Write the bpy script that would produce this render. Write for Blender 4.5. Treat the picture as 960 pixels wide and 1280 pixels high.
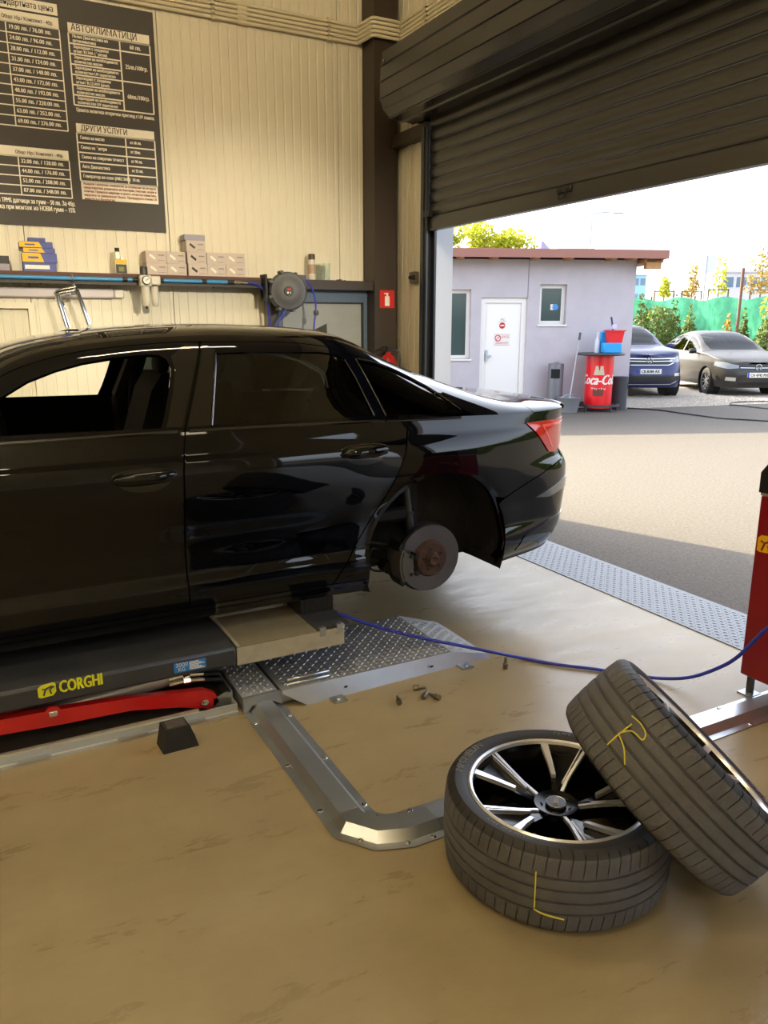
import bpy, bmesh, math, random, bisect
from mathutils import Vector, Matrix
from mathutils.geometry import delaunay_2d_cdt
random.seed(7)
for o in list(bpy.data.objects): bpy.data.objects.remove(o)
scene=bpy.context.scene; COL=scene.collection
R=math.radians
# ------------------------------------------------------------------ camera (photo taken as 960 x 1280)
FPX=961.0; PITCH=math.atan((640-405)/FPX); YAW=R(27.9); EYE=Vector((0,0,1.65))
cd=bpy.data.cameras.new('camera'); cam=bpy.data.objects.new('camera',cd); COL.objects.link(cam)
cam.location=EYE; cam.rotation_euler=(math.pi/2-PITCH,0,-YAW)
cd.sensor_fit='VERTICAL'; cd.sensor_height=24.0; cd.lens=24.0*FPX/1280; cd.clip_end=900; cd.clip_start=.02
scene.camera=cam
# ------------------------------------------------------------------ sky, sun, exposure
SUN_AZ=(-.351,.936); SUN_EL=R(33)
world=bpy.data.worlds.new('sky'); scene.world=world; world.use_nodes=True
nt=world.node_tree; bg=nt.nodes['Background']; sky=nt.nodes.new('ShaderNodeTexSky'); sky.sky_type='NISHITA'
sky.sun_disc=False; sky.sun_elevation=SUN_EL; sky.sun_rotation=math.atan2(SUN_AZ[0],SUN_AZ[1]); sky.air_density=.75; sky.dust_density=4.0; sky.ozone_density=1.0
hs=nt.nodes.new('ShaderNodeHueSaturation'); hs.inputs['Saturation'].default_value=.45; nt.links.new(sky.outputs[0],hs.inputs['Color']); nt.links.new(hs.outputs[0],bg.inputs[0]); bg.inputs[1].default_value=.42
sl=bpy.data.lights.new('sun','SUN'); sl.energy=7.2; sl.color=(1,.84,.56); sl.angle=R(.4)
sun=bpy.data.objects.new('sun',sl); COL.objects.link(sun)
sd=Vector((SUN_AZ[0]*math.cos(SUN_EL),SUN_AZ[1]*math.cos(SUN_EL),math.sin(SUN_EL))).normalized()
sun.rotation_euler=sd.to_track_quat('Z','Y').to_euler(); sun.location=(6,30,20)
LAMP=39.0; WALL_FILL=680.0                      # radiance of the ceiling battens; power of the added wall fill lamps
vs=scene.view_settings; vs.view_transform='Standard'; vs.look='None'; vs.gamma=1; vs.use_curve_mapping=False; vs.exposure=1.4
# photo pixel -> point on a real plane of the place
_f=Vector((math.sin(YAW)*math.cos(PITCH),math.cos(YAW)*math.cos(PITCH),-math.sin(PITCH)))
_r=Vector((math.cos(YAW),-math.sin(YAW),0)); _u=_r.cross(_f)
def at(u,v,ax,val):
    d=_f*FPX+_r*(u-480)-_u*(v-640); i='xyz'.index(ax); return EYE+d*((val-EYE[i])/d[i])
def at_depth(u,v,dist):
    d=_f*FPX+_r*(u-480)-_u*(v-640); h=math.hypot(d.x,d.y); return EYE+d*(dist/h)
# ------------------------------------------------------------------ materials
def lin(c):
    if isinstance(c,str): c=tuple(int(c[i:i+2],16) for i in (0,2,4))
    o=[]
    for v in c:
        v/=255; o.append(v/12.92 if v<=.04045 else ((v+.055)/1.055)**2.4)
    return (*o,1)
MATS={}
def mat(name,col,rough=.5,metal=0,var=0,scale=6,bump=0,bscale=60,coat=0,emit=0,trans=0,ior=1.5,rvar=0,sub=None,stretch=None,col2=None):
    if name in MATS: return MATS[name]
    m=bpy.data.materials.new(name); m.use_nodes=True; nt=m.node_tree; b=nt.nodes['Principled BSDF']; MATS[name]=m
    b.inputs['Base Color'].default_value=lin(col); b.inputs['Roughness'].default_value=rough; b.inputs['Metallic'].default_value=metal
    b.inputs['Coat Weight'].default_value=coat; b.inputs['Coat Roughness'].default_value=.02; b.inputs['IOR'].default_value=ior
    b.inputs['Transmission Weight'].default_value=trans
    if emit: b.inputs['Emission Color'].default_value=lin(col); b.inputs['Emission Strength'].default_value=emit
    tc=nt.nodes.new('ShaderNodeTexCoord'); src=tc.outputs['Object']
    if stretch:
        mp=nt.nodes.new('ShaderNodeMapping'); mp.inputs['Scale'].default_value=stretch; nt.links.new(src,mp.inputs[0]); src=mp.outputs[0]
    if var or rvar or col2:
        n=nt.nodes.new('ShaderNodeTexNoise'); n.inputs['Scale'].default_value=scale; n.inputs['Detail'].default_value=6; n.inputs['Roughness'].default_value=.6
        nt.links.new(src,n.inputs['Vector'])
        if var or col2:
            r=nt.nodes.new('ShaderNodeValToRGB'); c=lin(col); r.color_ramp.elements[0].position=.3; r.color_ramp.elements[1].position=.7
            r.color_ramp.elements[0].color=tuple(max(0,x*(1-var)) for x in c[:3])+(1,)
            r.color_ramp.elements[1].color=(lin(col2) if col2 else tuple(min(1,x*(1+var)) for x in c[:3])+(1,))
            nt.links.new(n.outputs['Fac'],r.inputs[0]); nt.links.new(r.outputs[0],b.inputs['Base Color'])
        if rvar:
            mr=nt.nodes.new('ShaderNodeMapRange'); mr.inputs[1].default_value=.3; mr.inputs[2].default_value=.7; mr.inputs[3].default_value=max(0,rough-rvar); mr.inputs[4].default_value=rough+rvar
            nt.links.new(n.outputs['Fac'],mr.inputs[0]); nt.links.new(mr.outputs[0],b.inputs['Roughness'])
    if bump:
        n2=nt.nodes.new('ShaderNodeTexNoise'); n2.inputs['Scale'].default_value=bscale; n2.inputs['Detail'].default_value=4; nt.links.new(src,n2.inputs['Vector'])
        bp=nt.nodes.new('ShaderNodeBump'); bp.inputs['Strength'].default_value=bump; bp.inputs['Distance'].default_value=.01
        nt.links.new(n2.outputs['Fac'],bp.inputs['Height']); nt.links.new(bp.outputs[0],b.inputs['Normal'])
    return m
def glass(name,tint,rough=.0,refl=1.0):
    """thin pane: Fresnel reflection over a tinted see-through"""
    if name in MATS: return MATS[name]
    m=bpy.data.materials.new(name); m.use_nodes=True; nt=m.node_tree; MATS[name]=m
    for n in list(nt.nodes): nt.nodes.remove(n)
    o=nt.nodes.new('ShaderNodeOutputMaterial'); mx=nt.nodes.new('ShaderNodeMixShader'); t=nt.nodes.new('ShaderNodeBsdfTransparent'); g=nt.nodes.new('ShaderNodeBsdfGlossy'); f=nt.nodes.new('ShaderNodeFresnel')
    t.inputs[0].default_value=lin(tint); g.inputs['Roughness'].default_value=rough; f.inputs['IOR'].default_value=1.52
    g.inputs[0].default_value=(refl,refl,refl,1)
    nt.links.new(f.outputs[0],mx.inputs[0]); nt.links.new(t.outputs[0],mx.inputs[1]); nt.links.new(g.outputs[0],mx.inputs[2]); nt.links.new(mx.outputs[0],o.inputs[0])
    return m
# ------------------------------------------------------------------ mesh builder
def frame(axis):
    a=Vector(axis).normalized(); t=Vector((0,0,1)) if abs(a.z)<.95 else Vector((1,0,0)); e1=t.cross(a).normalized(); return a,e1,a.cross(e1)
class MB:
    def __init__(s): s.V=[];s.F=[];s.M=[]
    def add(s,V,F,m=0):
        k=len(s.V); s.V+= [tuple(v) for v in V]; s.F+=[tuple(i+k for i in f) for f in F]; s.M+=[m]*len(F); return s
    def box(s,x0,x1,y0,y1,z0,z1,m=0,bev=0):
        if x0>x1:x0,x1=x1,x0
        if y0>y1:y0,y1=y1,y0
        if z0>z1:z0,z1=z1,z0
        if not bev:
            V=[(x,y,z) for x in(x0,x1) for y in(y0,y1) for z in(z0,z1)]
            return s.add(V,[(0,1,3,2),(4,6,7,5),(0,4,5,1),(2,3,7,6),(0,2,6,4),(1,5,7,3)],m)
        b=min(bev,(x1-x0)*.49,(y1-y0)*.49,(z1-z0)*.49); bm=bmesh.new(); bmesh.ops.create_cube(bm,size=1)
        for v in bm.verts: v.co=Vector(((x0+x1)/2+v.co.x*(x1-x0),(y0+y1)/2+v.co.y*(y1-y0),(z0+z1)/2+v.co.z*(z1-z0)))
        bmesh.ops.bevel(bm,geom=bm.edges[:],offset=b,segments=1,affect='EDGES'); bm.verts.ensure_lookup_table()
        s.add([v.co for v in bm.verts],[[v.index for v in f.verts] for f in bm.faces],m); bm.free(); return s
    def obox(s,c,ex,ey,ez,m=0):
        """box by centre and three half-axis vectors"""
        c,ex,ey,ez=map(Vector,(c,ex,ey,ez)); V=[c+ex*i+ey*j+ez*k for i in(-1,1) for j in(-1,1) for k in(-1,1)]
        return s.add(V,[(0,1,3,2),(4,6,7,5),(0,4,5,1),(2,3,7,6),(0,2,6,4),(1,5,7,3)],m)
    def cyl(s,p0,p1,r0,r1=None,n=14,m=0,caps=True):
        p0,p1=Vector(p0),Vector(p1); r1=r0 if r1 is None else r1; a,e1,e2=frame(p1-p0); V=[]
        for p,r in((p0,r0),(p1,r1)):
            for i in range(n):
                t=2*math.pi*i/n; V.append(p+e1*(r*math.cos(t))+e2*(r*math.sin(t)))
        F=[(i,(i+1)%n,n+(i+1)%n,n+i) for i in range(n)]
        if caps: F+=[tuple(range(n))[::-1],tuple(range(n,2*n))]
        return s.add(V,F,m)
    def tube(s,path,r,n=8,m=0,closed=False):
        P=[Vector(p) for p in path]; N=len(P); V=[]; e=None
        for i,p in enumerate(P):
            if closed: d=P[(i+1)%N]-P[i-1]
            else: d=P[min(i+1,N-1)]-P[max(i-1,0)]
            d.normalize()
            if e is None: _,e,_2=frame(d)
            e=(e-d*e.dot(d)).normalized(); f=d.cross(e)
            for k in range(n):
                t=2*math.pi*k/n; V.append(p+e*(r*math.cos(t))+f*(r*math.sin(t)))
        F=[]
        for i in range(N if closed else N-1):
            j=(i+1)%N
            for k in range(n): F.append((i*n+k,i*n+(k+1)%n,j*n+(k+1)%n,j*n+k))
        if not closed: F+=[tuple(range(n))[::-1],tuple(range((N-1)*n,N*n))]
        return s.add(V,F,m)
    def lathe(s,prof,c=(0,0,0),axis=(0,0,1),n=24,m=0,closed=False,a0=0,a1=2*math.pi):
        c=Vector(c); a,e1,e2=frame(axis); V=[]; full=abs(a1-a0-2*math.pi)<1e-6; k=n if full else n+1; L=len(prof)
        for i in range(k):
            t=a0+(a1-a0)*i/n; d=e1*math.cos(t)+e2*math.sin(t)
            for r,h in prof: V.append(c+d*r+a*h)
        F=[]
        for i in range(n):
            j=(i+1)%k
            for q in range(L if closed else L-1):
                w=(q+1)%L; F.append((i*L+q,j*L+q,j*L+w,i*L+w))
        return s.add(V,F,m)
    def prism(s,poly,ax,c0,c1,m=0):
        n=len(poly)
        def p(a,b,c): return {'x':(c,a,b),'y':(a,c,b),'z':(a,b,c)}[ax]
        V=[p(a,b,c0) for a,b in poly]+[p(a,b,c1) for a,b in poly]
        F=[tuple(range(n))[::-1],tuple(range(n,2*n))]+[(i,(i+1)%n,n+(i+1)%n,n+i) for i in range(n)]
        return s.add(V,F,m)
    def sweep(s,path,prof,m=0,up=(0,0,1)):
        """profile (side,height) swept along a path with mitred corners"""
        P=[Vector(p) for p in path]; N=len(P); up=Vector(up); V=[]; L=len(prof)
        for i,p in enumerate(P):
            d0=(P[i]-P[i-1]).normalized() if i else None; d1=(P[i+1]-P[i]).normalized() if i<N-1 else None
            if d0 is None: sd=up.cross(d1); 
            elif d1 is None: sd=up.cross(d0)
            else:
                a,b=up.cross(d0).normalized(),up.cross(d1).normalized(); sd=(a+b); sd=sd/ (sd.length_squared/2)
            for w,h in prof: V.append(p+sd*w+up*h)
        F=[(i*L+q,(i+1)*L+q,(i+1)*L+q+1,i*L+q+1) for i in range(N-1) for q in range(L-1)]
        return s.add(V,F,m)
    def text(s,txt,o,ex,ey,size,width=None,m=0,depth=0,align='LEFT',fn=None):
        V,F=text_mesh(txt); 
        if not V: return s
        w=max(v[0] for v in V); k=size; kx=k if width is None else (width/w)
        off={'LEFT':0,'CENTER':-w*kx/2,'RIGHT':-w*kx}[align]; o,ex,ey=Vector(o),Vector(ex),Vector(ey)
        if fn: P=[fn(x*kx+off,y*k) for x,y in V]
        else: P=[o+ex*(x*kx+off)+ey*(y*k) for x,y in V]
        return s.add(P,F,m)
    def xf(s,M): s.V=[tuple(M@Vector(v)) for v in s.V]; return s
    def split(s,name,mats,parent=None,**k):
        """one object for each connected piece"""
        par=list(range(len(s.V)))
        def find(i):
            while par[i]!=i: par[i]=par[par[i]]; i=par[i]
            return i
        for f in s.F:
            for i in f[1:]: par[find(i)]=find(f[0])
        g={}
        for q,f in enumerate(s.F): g.setdefault(find(f[0]),[]).append(q)
        out=[]
        for fs in g.values():
            idx=sorted({i for q in fs for i in s.F[q]}); mp={i:n for n,i in enumerate(idx)}; m=MB(); m.V=[s.V[i] for i in idx]; m.F=[tuple(mp[i] for i in s.F[q]) for q in fs]; m.M=[s.M[q] for q in fs]; out.append(m.build(name,mats,parent,**k))
        return out
    def build(s,name,mats,parent=None,label=None,local=False,angle=38,kind=None,recalc=True,loc=None):
        me=bpy.data.meshes.new(name); off=Vector((0,0,0))
        if parent is not None and not local: off=wloc(parent)
        if loc is not None: off=Vector(loc)
        me.from_pydata([tuple(Vector(v)-off) for v in s.V],[],s.F)
        if not isinstance(mats,(list,tuple)): mats=[mats]
        for q in mats: me.materials.append(q)
        if len(mats)>1: me.polygons.foreach_set('material_index',s.M)
        if recalc:
            bm=bmesh.new(); bm.from_mesh(me); bmesh.ops.recalc_face_normals(bm,faces=bm.faces); bm.to_mesh(me); bm.free()
        me.polygons.foreach_set('use_smooth',[True]*len(me.polygons)); me.set_sharp_from_angle(angle=R(angle))
        o=bpy.data.objects.new(name,me); COL.objects.link(o)
        if parent is not None: o.parent=parent
        if loc is not None and parent is None: o.location=loc
        if label: o['label']=label
        if kind: o['kind']=kind
        return o
def wloc(o):
    v=Vector((0,0,0))
    while o is not None: v+=o.location; o=o.parent
    return v
_T={}
def text_mesh(t):
    if t in _T: return _T[t]
    cu=bpy.data.curves.new('t','FONT'); cu.body=t; cu.resolution_u=2; ob=bpy.data.objects.new('t',cu); COL.objects.link(ob)
    dg=bpy.context.evaluated_depsgraph_get(); me=bpy.data.meshes.new_from_object(ob.evaluated_get(dg))
    V=[(v.co.x,v.co.y) for v in me.vertices]; F=[tuple(p.vertices) for p in me.polygons]
    bpy.data.objects.remove(ob); bpy.data.curves.remove(cu); bpy.data.meshes.remove(me); _T[t]=(V,F); return _T[t]
def tag(o,label,cat,group=None,kind=None):
    o['label']=label; o['category']=cat
    if group: o['group']=group
    if kind: o['kind']=kind
    return o
def thing(name,label,cat,loc=(0,0,0),rotz=0,group=None):
    o=bpy.data.objects.new(name,None); COL.objects.link(o); o.empty_display_size=.1; o.location=loc; o.rotation_euler=(0,0,rotz); return tag(o,label,cat,group)
def struct(o): o['kind']='structure'; return o
def snode(name,loc=(0,0,0)):
    o=bpy.data.objects.new(name,None); COL.objects.link(o); o.location=loc; o['kind']='structure'; return o
def dup(root,loc=None,label=None,group=None):
    def cp(o,par):
        c=o.copy(); COL.objects.link(c); c.parent=par
        for ch in list(o.children): cp(ch,c)
        return c
    r=cp(root,None)
    if loc is not None: r.location=loc
    if label: r['label']=label
    if group: r['group']=group
    return r
def copypart(o,parent,loc):
    c=o.copy(); COL.objects.link(c); c.parent=parent; c.location=loc; return c
def bez(p0,p1,p2,p3,n=14):
    p0,p1,p2,p3=map(Vector,(p0,p1,p2,p3)); return [p0*(1-t)**3+p1*3*t*(1-t)**2+p2*3*t*t*(1-t)+p3*t**3 for t in [i/n for i in range(n+1)]]
def spline(P,k=6):
    P=[Vector(p) for p in P]; o=[]
    for i in range(len(P)-1):
        a,b,c,d=P[max(i-1,0)],P[i],P[i+1],P[min(i+2,len(P)-1)]
        for j in range(k):
            t=j/k; o.append(.5*((2*b)+(c-a)*t+(2*a-5*b+4*c-d)*t*t+(3*b-a-3*c+d)*t**3))
    return o+[P[-1]]
# common materials
M_STEEL=mat('galvanised steel','AEB6C0',.34,.8,var=.08,scale=4)
M_BRIGHT=mat('bright zinc','C4CACF',.28,.9,var=.05,scale=4)
M_DGREY=mat('dark grey powder coat','3A3B3E',.45,0,var=.08,scale=30)
M_BLACK=mat('black plastic','17171A',.5,0,var=.1,scale=30)
M_BLACKM=mat('matt black','0B0B0C',.8)
M_RUBBER=mat('black rubber','1D1D1E',.75,0,var=.2,scale=25)
M_WHITE=mat('white plastic','E6E4DC',.45)
M_CHROME=mat('chrome','D8DADC',.1,1)
M_BROWN=mat('dark brown paint','33281F',.5,0,var=.1,scale=12)
M_BLUEHOSE=mat('blue hose','2A35A8',.35)
# ------------------------------------------------------------------ sedan body surface
def pchip(pts):
    xs=[p[0] for p in pts]; ys=[p[1] for p in pts]; n=len(xs)
    h=[xs[i+1]-xs[i] for i in range(n-1)]; dl=[(ys[i+1]-ys[i])/h[i] for i in range(n-1)]
    m=[0.0]*n
    for i in range(1,n-1):
        if dl[i-1]*dl[i]>0:
            w1=2*h[i]+h[i-1]; w2=h[i]+2*h[i-1]; m[i]=(w1+w2)/(w1/dl[i-1]+w2/dl[i])
    m[0]=dl[0]; m[-1]=dl[-1]
    def f(x):
        if x<=xs[0]: return ys[0]+m[0]*(x-xs[0])*0
        if x>=xs[-1]: return ys[-1]
        i=bisect.bisect_right(xs,x)-1; t=(x-xs[i])/h[i]; t2=t*t; t3=t2*t
        return (2*t3-3*t2+1)*ys[i]+(t3-2*t2+t)*h[i]*m[i]+(-2*t3+3*t2)*ys[i+1]+(t3-t2)*h[i]*m[i+1]
    return f
def sstep(a,b,x):
    t=min(1,max(0,(x-a)/(b-a))); return t*t*(3-2*t)

class CarSurf:
    """x: 0 at rear axle, + rearward; y: half width; z up from the ground the tyres would touch"""
    def __init__(s, xr1=-.25, xr=1.13, xf1=-3.05, xf=-3.83, w=.935, nr=2.4, mr=5.5, nf=2.0, mf=3.2,
                 belt=((-3.83,.74),(-3.4,.86),(-2.9,.93),(-2.3,.965),(-2.0,.975),(-1.24,.982),(-.3,.972),(0,.966),(.3,.958),(.5,.952),(.7,.95),(.9,.95),(2.2,.94)),
                 top=((-3.80,.77),(-3.5,.86),(-3.0,.94),(-2.55,1.0),(-2.3,1.07),(-2.1,1.19),(-1.86,1.325),(-1.65,1.369),(-1.3,1.404),(-1.0,1.414),(-.61,1.402),(-.4,1.386),(-.23,1.345),(-.03,1.275),(.12,1.208),(.29,1.13),(.45,1.06),(.60,1.018),(.72,1.003),(.85,.998),(1.0,.99),(1.12,.975)),
                 side=((.15,.085),(.19,.045),(.24,.02),(.30,.018),(.36,.034),(.46,.034),(.60,.016),(.72,.002),(.80,.0),(.845,.006),(.875,.018),(.93,.030),(1.0,.050),(1.06,.075)),
                 rear=((.15,.09),(.20,.055),(.27,.03),(.33,.018),(.42,.008),(.52,.0),(.60,.0),(.66,.02),(.70,.045),(.78,.05),(.88,.045),(.97,.035),(1.02,.03),(1.06,.04)),
                 arch=(0,-2.924), archz=.30, tumble=.42, taper=.33, kr=(.40,1.10), boxy=1.4):
        s.kr=kr; s.boxy=boxy
        s.xr1,s.xr,s.xf1,s.xf,s.w=xr1,xr,xf1,xf,w
        s.belt=pchip(belt); s.top=pchip(top); s.side=pchip(side); s.rear=pchip(rear); s.arch=arch; s.archz=archz; s.tumble=tumble; s.taper=taper
        N=160
        def corner(x1,L,n,m):
            P=[]
            for i in range(N+1):
                a=math.pi/2*(1-i/N)
                P.append((x1+L*abs(math.cos(a))**(2/n), w*abs(math.sin(a))**(2/m)))
            P[0]=(x1,w); P[-1]=(x1+L,0.0); return P
        def arc(P):
            U=[0.0]
            for i in range(1,len(P)): U.append(U[-1]+math.hypot(P[i][0]-P[i-1][0],P[i][1]-P[i-1][1]))
            return U
        s.PR=corner(xr1,xr-xr1,nr,mr); s.UR=arc(s.PR); s.PF=corner(0,xf1-xf,nf,mf); s.UF=arc(s.PF)
        s.uend=xr1+s.UR[-1]; s.ufront=xf1-s.UF[-1]
    def C(s,u):
        if s.xf1<=u<=s.xr1: return (u,s.w,0.0,1.0)
        if u>s.xr1: P,U,a=s.PR,s.UR,u-s.xr1
        else: P,U,a=s.PF,s.UF,s.xf1-u
        def at(a):
            a=min(max(a,0),U[-1]); i=min(max(bisect.bisect_right(U,a)-1,0),len(U)-2); t=(a-U[i])/(U[i+1]-U[i])
            return P[i][0]+(P[i+1][0]-P[i][0])*t, P[i][1]+(P[i+1][1]-P[i][1])*t
        e=.02; p=at(a); q0=at(a-e); q1=at(a+e); tx,ty=q1[0]-q0[0],q1[1]-q0[1]; l=math.hypot(tx,ty) or 1
        nx,ny=-ty/l,tx/l
        if a>U[-1]-e: nx,ny=1,0
        nx,ny=abs(nx),abs(ny)
        if u>s.xr1: return (p[0],p[1],nx,ny)
        return (s.xf1-p[0],p[1],-nx,ny)
    def d(s,u,z):
        k=sstep(s.kr[0],s.kr[1],u)
        if u<s.xf1: k=sstep(0,.8,s.xf1-u)
        v=s.side(z)*(1-k)+s.rear(z)*k
        v+= .012*sstep(-1.6,-3.2,u)*(1-k) if u<-1.6 else 0
        for ax in s.arch:                       # flared arches
            r=math.hypot(u-ax,(z-s.archz)*1.0); v-= .020*math.exp(-((r-.42)/.16)**2)*(1-k)*sstep(1.0,.8,z)
        return v
    def low(s,u,z,off=0.0):
        cx,cy,nx,ny=s.C(u); dd=s.d(u,z)-off
        return (cx-dd*nx, max(0,cy-dd*ny), z)
    def u_of_x(s,x):
        a,b=(s.xf1-.9*s.UF[-1] if x<s.xf1 else s.xf1),s.uend
        for _ in range(36):
            m=(a+b)/2
            if s.low(m,s.belt(m))[0]<x: a=m
            else: b=m
        return (a+b)/2
    def sec(s,x):
        x=round(x,4)
        c=s.__dict__.setdefault('_c',{})
        if x in c: return c[x]
        if s.xf1<=x<=s.xr1: u=x
        elif x<s.xf1:
            a,b=s.ufront,s.xf1
            for _ in range(36):
                m=(a+b)/2
                if s.low(m,s.belt(m))[0]<x: a=m
                else: b=m
            u=(a+b)/2
        else: u=s.u_of_x(x)
        zb=s.belt(u); p=s.low(u,zb); wb=p[1]; zt=max(s.top(x),zb+.012); h=zt-zb
        q=s.taper*sstep(-.75,.35,x)*min(1,h/.25); bx=s.boxy*sstep(-2.1,-1.7,x)*sstep(.1,-.5,x); B=((wb,zb),(max(wb-(s.tumble+.02*bx)*h-.35*q,wb*.5),zb+(.87-.8*q+.07*bx)*h),((.62-q+.16*bx)*wb,zt),(0,zt))
        c[x]=B; return B
    def up(s,x,t,off=0.0):
        B=s.sec(x); a=1-t; k=(a**3,3*a*a*t,3*a*t*t,t**3)
        y=sum(k[i]*B[i][0] for i in range(4)); z=sum(k[i]*B[i][1] for i in range(4))
        return (x,y,z)
    def t_of_z(s,x,z):
        a,b=0.0,1.0
        for _ in range(30):
            m=(a+b)/2
            if s.up(x,m)[2]<z: a=m
            else: b=m
        return (a+b)/2
    def upz(s,x,z): return s.up(x,s.t_of_z(x,z))
# ------------------------------------------------------------------ room shell
YB=6.70; XF=3.60; XO=3.70; CEIL=5.6; XL=-7.0; YN=-5.0
GX=3.52; GY=5.84; DY0=.5      # shutter plane, left guide, right end of the door opening
def floor_mat():
    m=mat('sealed concrete floor','8E7E5C',.26,0); nt=m.node_tree; b=nt.nodes['Principled BSDF']; tc=nt.nodes['Texture Coordinate']
    n1=nt.nodes.new('ShaderNodeTexNoise'); n1.inputs['Scale'].default_value=.9; n1.inputs['Detail'].default_value=8; n1.inputs['Roughness'].default_value=.65
    n2=nt.nodes.new('ShaderNodeTexNoise'); n2.inputs['Scale'].default_value=14; n2.inputs['Detail'].default_value=6
    mp=nt.nodes.new('ShaderNodeMapping'); mp.inputs['Scale'].default_value=(1,3.5,1); mp.inputs['Rotation'].default_value=(0,0,.5)
    n3=nt.nodes.new('ShaderNodeTexNoise'); n3.inputs['Scale'].default_value=2.2; n3.inputs['Detail'].default_value=10; n3.inputs['Roughness'].default_value=.75
    L=nt.links; L.new(tc.outputs['Object'],n1.inputs['Vector']); L.new(tc.outputs['Object'],n2.inputs['Vector']); L.new(tc.outputs['Object'],mp.inputs[0]); L.new(mp.outputs[0],n3.inputs['Vector'])
    r=nt.nodes.new('ShaderNodeValToRGB'); e=r.color_ramp.elements; e[0].position=.32; e[1].position=.68; e[0].color=lin('897B5D'); e[1].color=lin('9E9070'); L.new(n1.outputs['Fac'],r.inputs[0])
    r3=nt.nodes.new('ShaderNodeValToRGB'); e=r3.color_ramp.elements; e[0].position=.30; e[1].position=.60; e[0].color=(.94,.93,.92,1); e[1].color=(1.05,1.05,1.05,1); L.new(n3.outputs['Fac'],r3.inputs[0])
    mx=nt.nodes.new('ShaderNodeMixRGB'); mx.blend_type='MULTIPLY'; mx.inputs[0].default_value=1; L.new(r.outputs[0],mx.inputs[1]); L.new(r3.outputs[0],mx.inputs[2]); L.new(mx.outputs[0],b.inputs['Base Color'])
    mr=nt.nodes.new('ShaderNodeMapRange'); mr.inputs[1].default_value=.3; mr.inputs[2].default_value=.7; mr.inputs[3].default_value=.22; mr.inputs[4].default_value=.42; L.new(n3.outputs['Fac'],mr.inputs[0]); L.new(mr.outputs[0],b.inputs['Roughness'])
    bp=nt.nodes.new('ShaderNodeBump'); bp.inputs['Strength'].default_value=.06; bp.inputs['Distance'].default_value=.004; L.new(n2.outputs['Fac'],bp.inputs['Height']); L.new(bp.outputs[0],b.inputs['Normal'])
    return m
M_FLOOR=floor_mat()
struct(MB().box(XL-.2,3.38,YN-.2,YB+.12,-.12,0).build('floor',M_FLOOR))
M_PANEL=mat('cream sandwich panel','D9D2BD',.42,0,var=.03,scale=2)
def ribbed(a0,a1,h0,h1,pitch=.077,depth=.004):
    """vertical micro-ribbed sheet; local axis a along the wall, b out of the wall"""
    pts=[(a0+.003,0)]; n=max(1,round((a1-a0)/pitch)); p=(a1-a0)/n
    for i in range(n):
        c=a0+p*(i+.5); pts+=[(c-.010,0),(c-.006,-depth),(c+.006,-depth),(c+.010,0)]
    pts.append((a1-.003,0)); return pts
def wall_panel(mb,a0,a1,h0,h1,fn,th=.09):
    pts=ribbed(a0,a1,h0,h1); n=len(pts); V=[];F=[]
    for h in(h0,h1):
        for a,b in pts: V.append(fn(a,b,h))
    for i in range(n-1): F.append((i,i+1,n+i+1,n+i))
    k=len(V); V+=[fn(a0+.003,-th,h0),fn(a1-.003,-th,h0),fn(a0+.003,-th,h1),fn(a1-.003,-th,h1)]
    F+=[(0,n,k+2,k),(n-1,k+1,k+3,2*n-1),(k,k+2,k+3,k+1)]
    mb.add(V,F); return mb
wb=snode('wall_back',(0,YB,0))
J=[XL,-5.96,-4.87,-3.78,-2.69,-1.60,-.62,.47,1.56,3.09,3.72]
for i in range(len(J)-1):
    wall_panel(MB(),J[i],J[i+1],0,CEIL,lambda a,b,h:(a,YB-b,h)).build('panel',M_PANEL,wb,angle=20)
wf=snode('wall_front',(XF,0,0))
for a0,a1,h0,h1 in((GY+.02,YB,0,CEIL),(3.9,GY+.02,3.25,CEIL),(1.95,3.9,3.25,CEIL),(DY0,1.95,3.25,CEIL),(-1.0,DY0,0,CEIL),(-2.4,-1.0,2.45,CEIL),(-3.8,-2.4,2.45,CEIL),(YN,-3.8,0,CEIL)):
    wall_panel(MB(),a0,a1,h0,h1,lambda a,b,h:(XF-b,a,h)).build('panel',M_PANEL,wf,angle=20)
M_BACKING=mat('grey leak backing','55524C',.9)  # backing added behind the wall panels to stop daylight leaking through joints
MB().box(XL,3.72,YB+.02,YB+.10,0,CEIL).build('leak_backing',M_BACKING,wb); MB().box(XF+.02,XO,GY+.05,YB+.02,0,CEIL).box(XF+.02,XO,DY0-.02,GY+.05,3.27,CEIL).box(XF+.02,XO,-1.0,DY0-.02,0,CEIL).box(XF+.02,XO,-3.8,-1.0,2.47,CEIL).box(XF+.02,XO,YN,-3.8,0,CEIL).split('leak_backing',M_BACKING,wf)
M_JAMB=mat('pale grey jamb','B9BCC2',.5)
struct(MB().box(XF-.005,XO+.06,GY+.0,GY+.05,0,3.3).build('trim_1',M_JAMB))
wl=snode('wall_left',(XL,0,0))
for i in range(8):
    a0=YN+i*(YB-YN)/8; wall_panel(MB(),a0,a0+(YB-YN)/8,0,CEIL,lambda a,b,h:(XL+b,a,h)).build('panel',M_PANEL,wl,angle=20)
MB().box(XL-.09,XL-.02,YN,YB,0,CEIL).build('leak_backing',M_BACKING,wl)
wn=snode('wall_near',(0,YN,0)); MB().box(XL,XF,YN-.09,YN-.02,0,CEIL).build('leak_backing',M_BACKING,wn)
for i in range(8):
    a0=XL+i*(XF-XL)/8; wall_panel(MB(),a0,a0+(XF-XL)/8,0,CEIL,lambda a,b,h:(a,YN+b,h)).build('panel',M_PANEL,wn,angle=20)
ce=MB(); ce.box(XL-.2,XO,YN-.2,YB+.1,CEIL,CEIL+.15); struct(ce.build('ceiling',M_PANEL))
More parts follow.
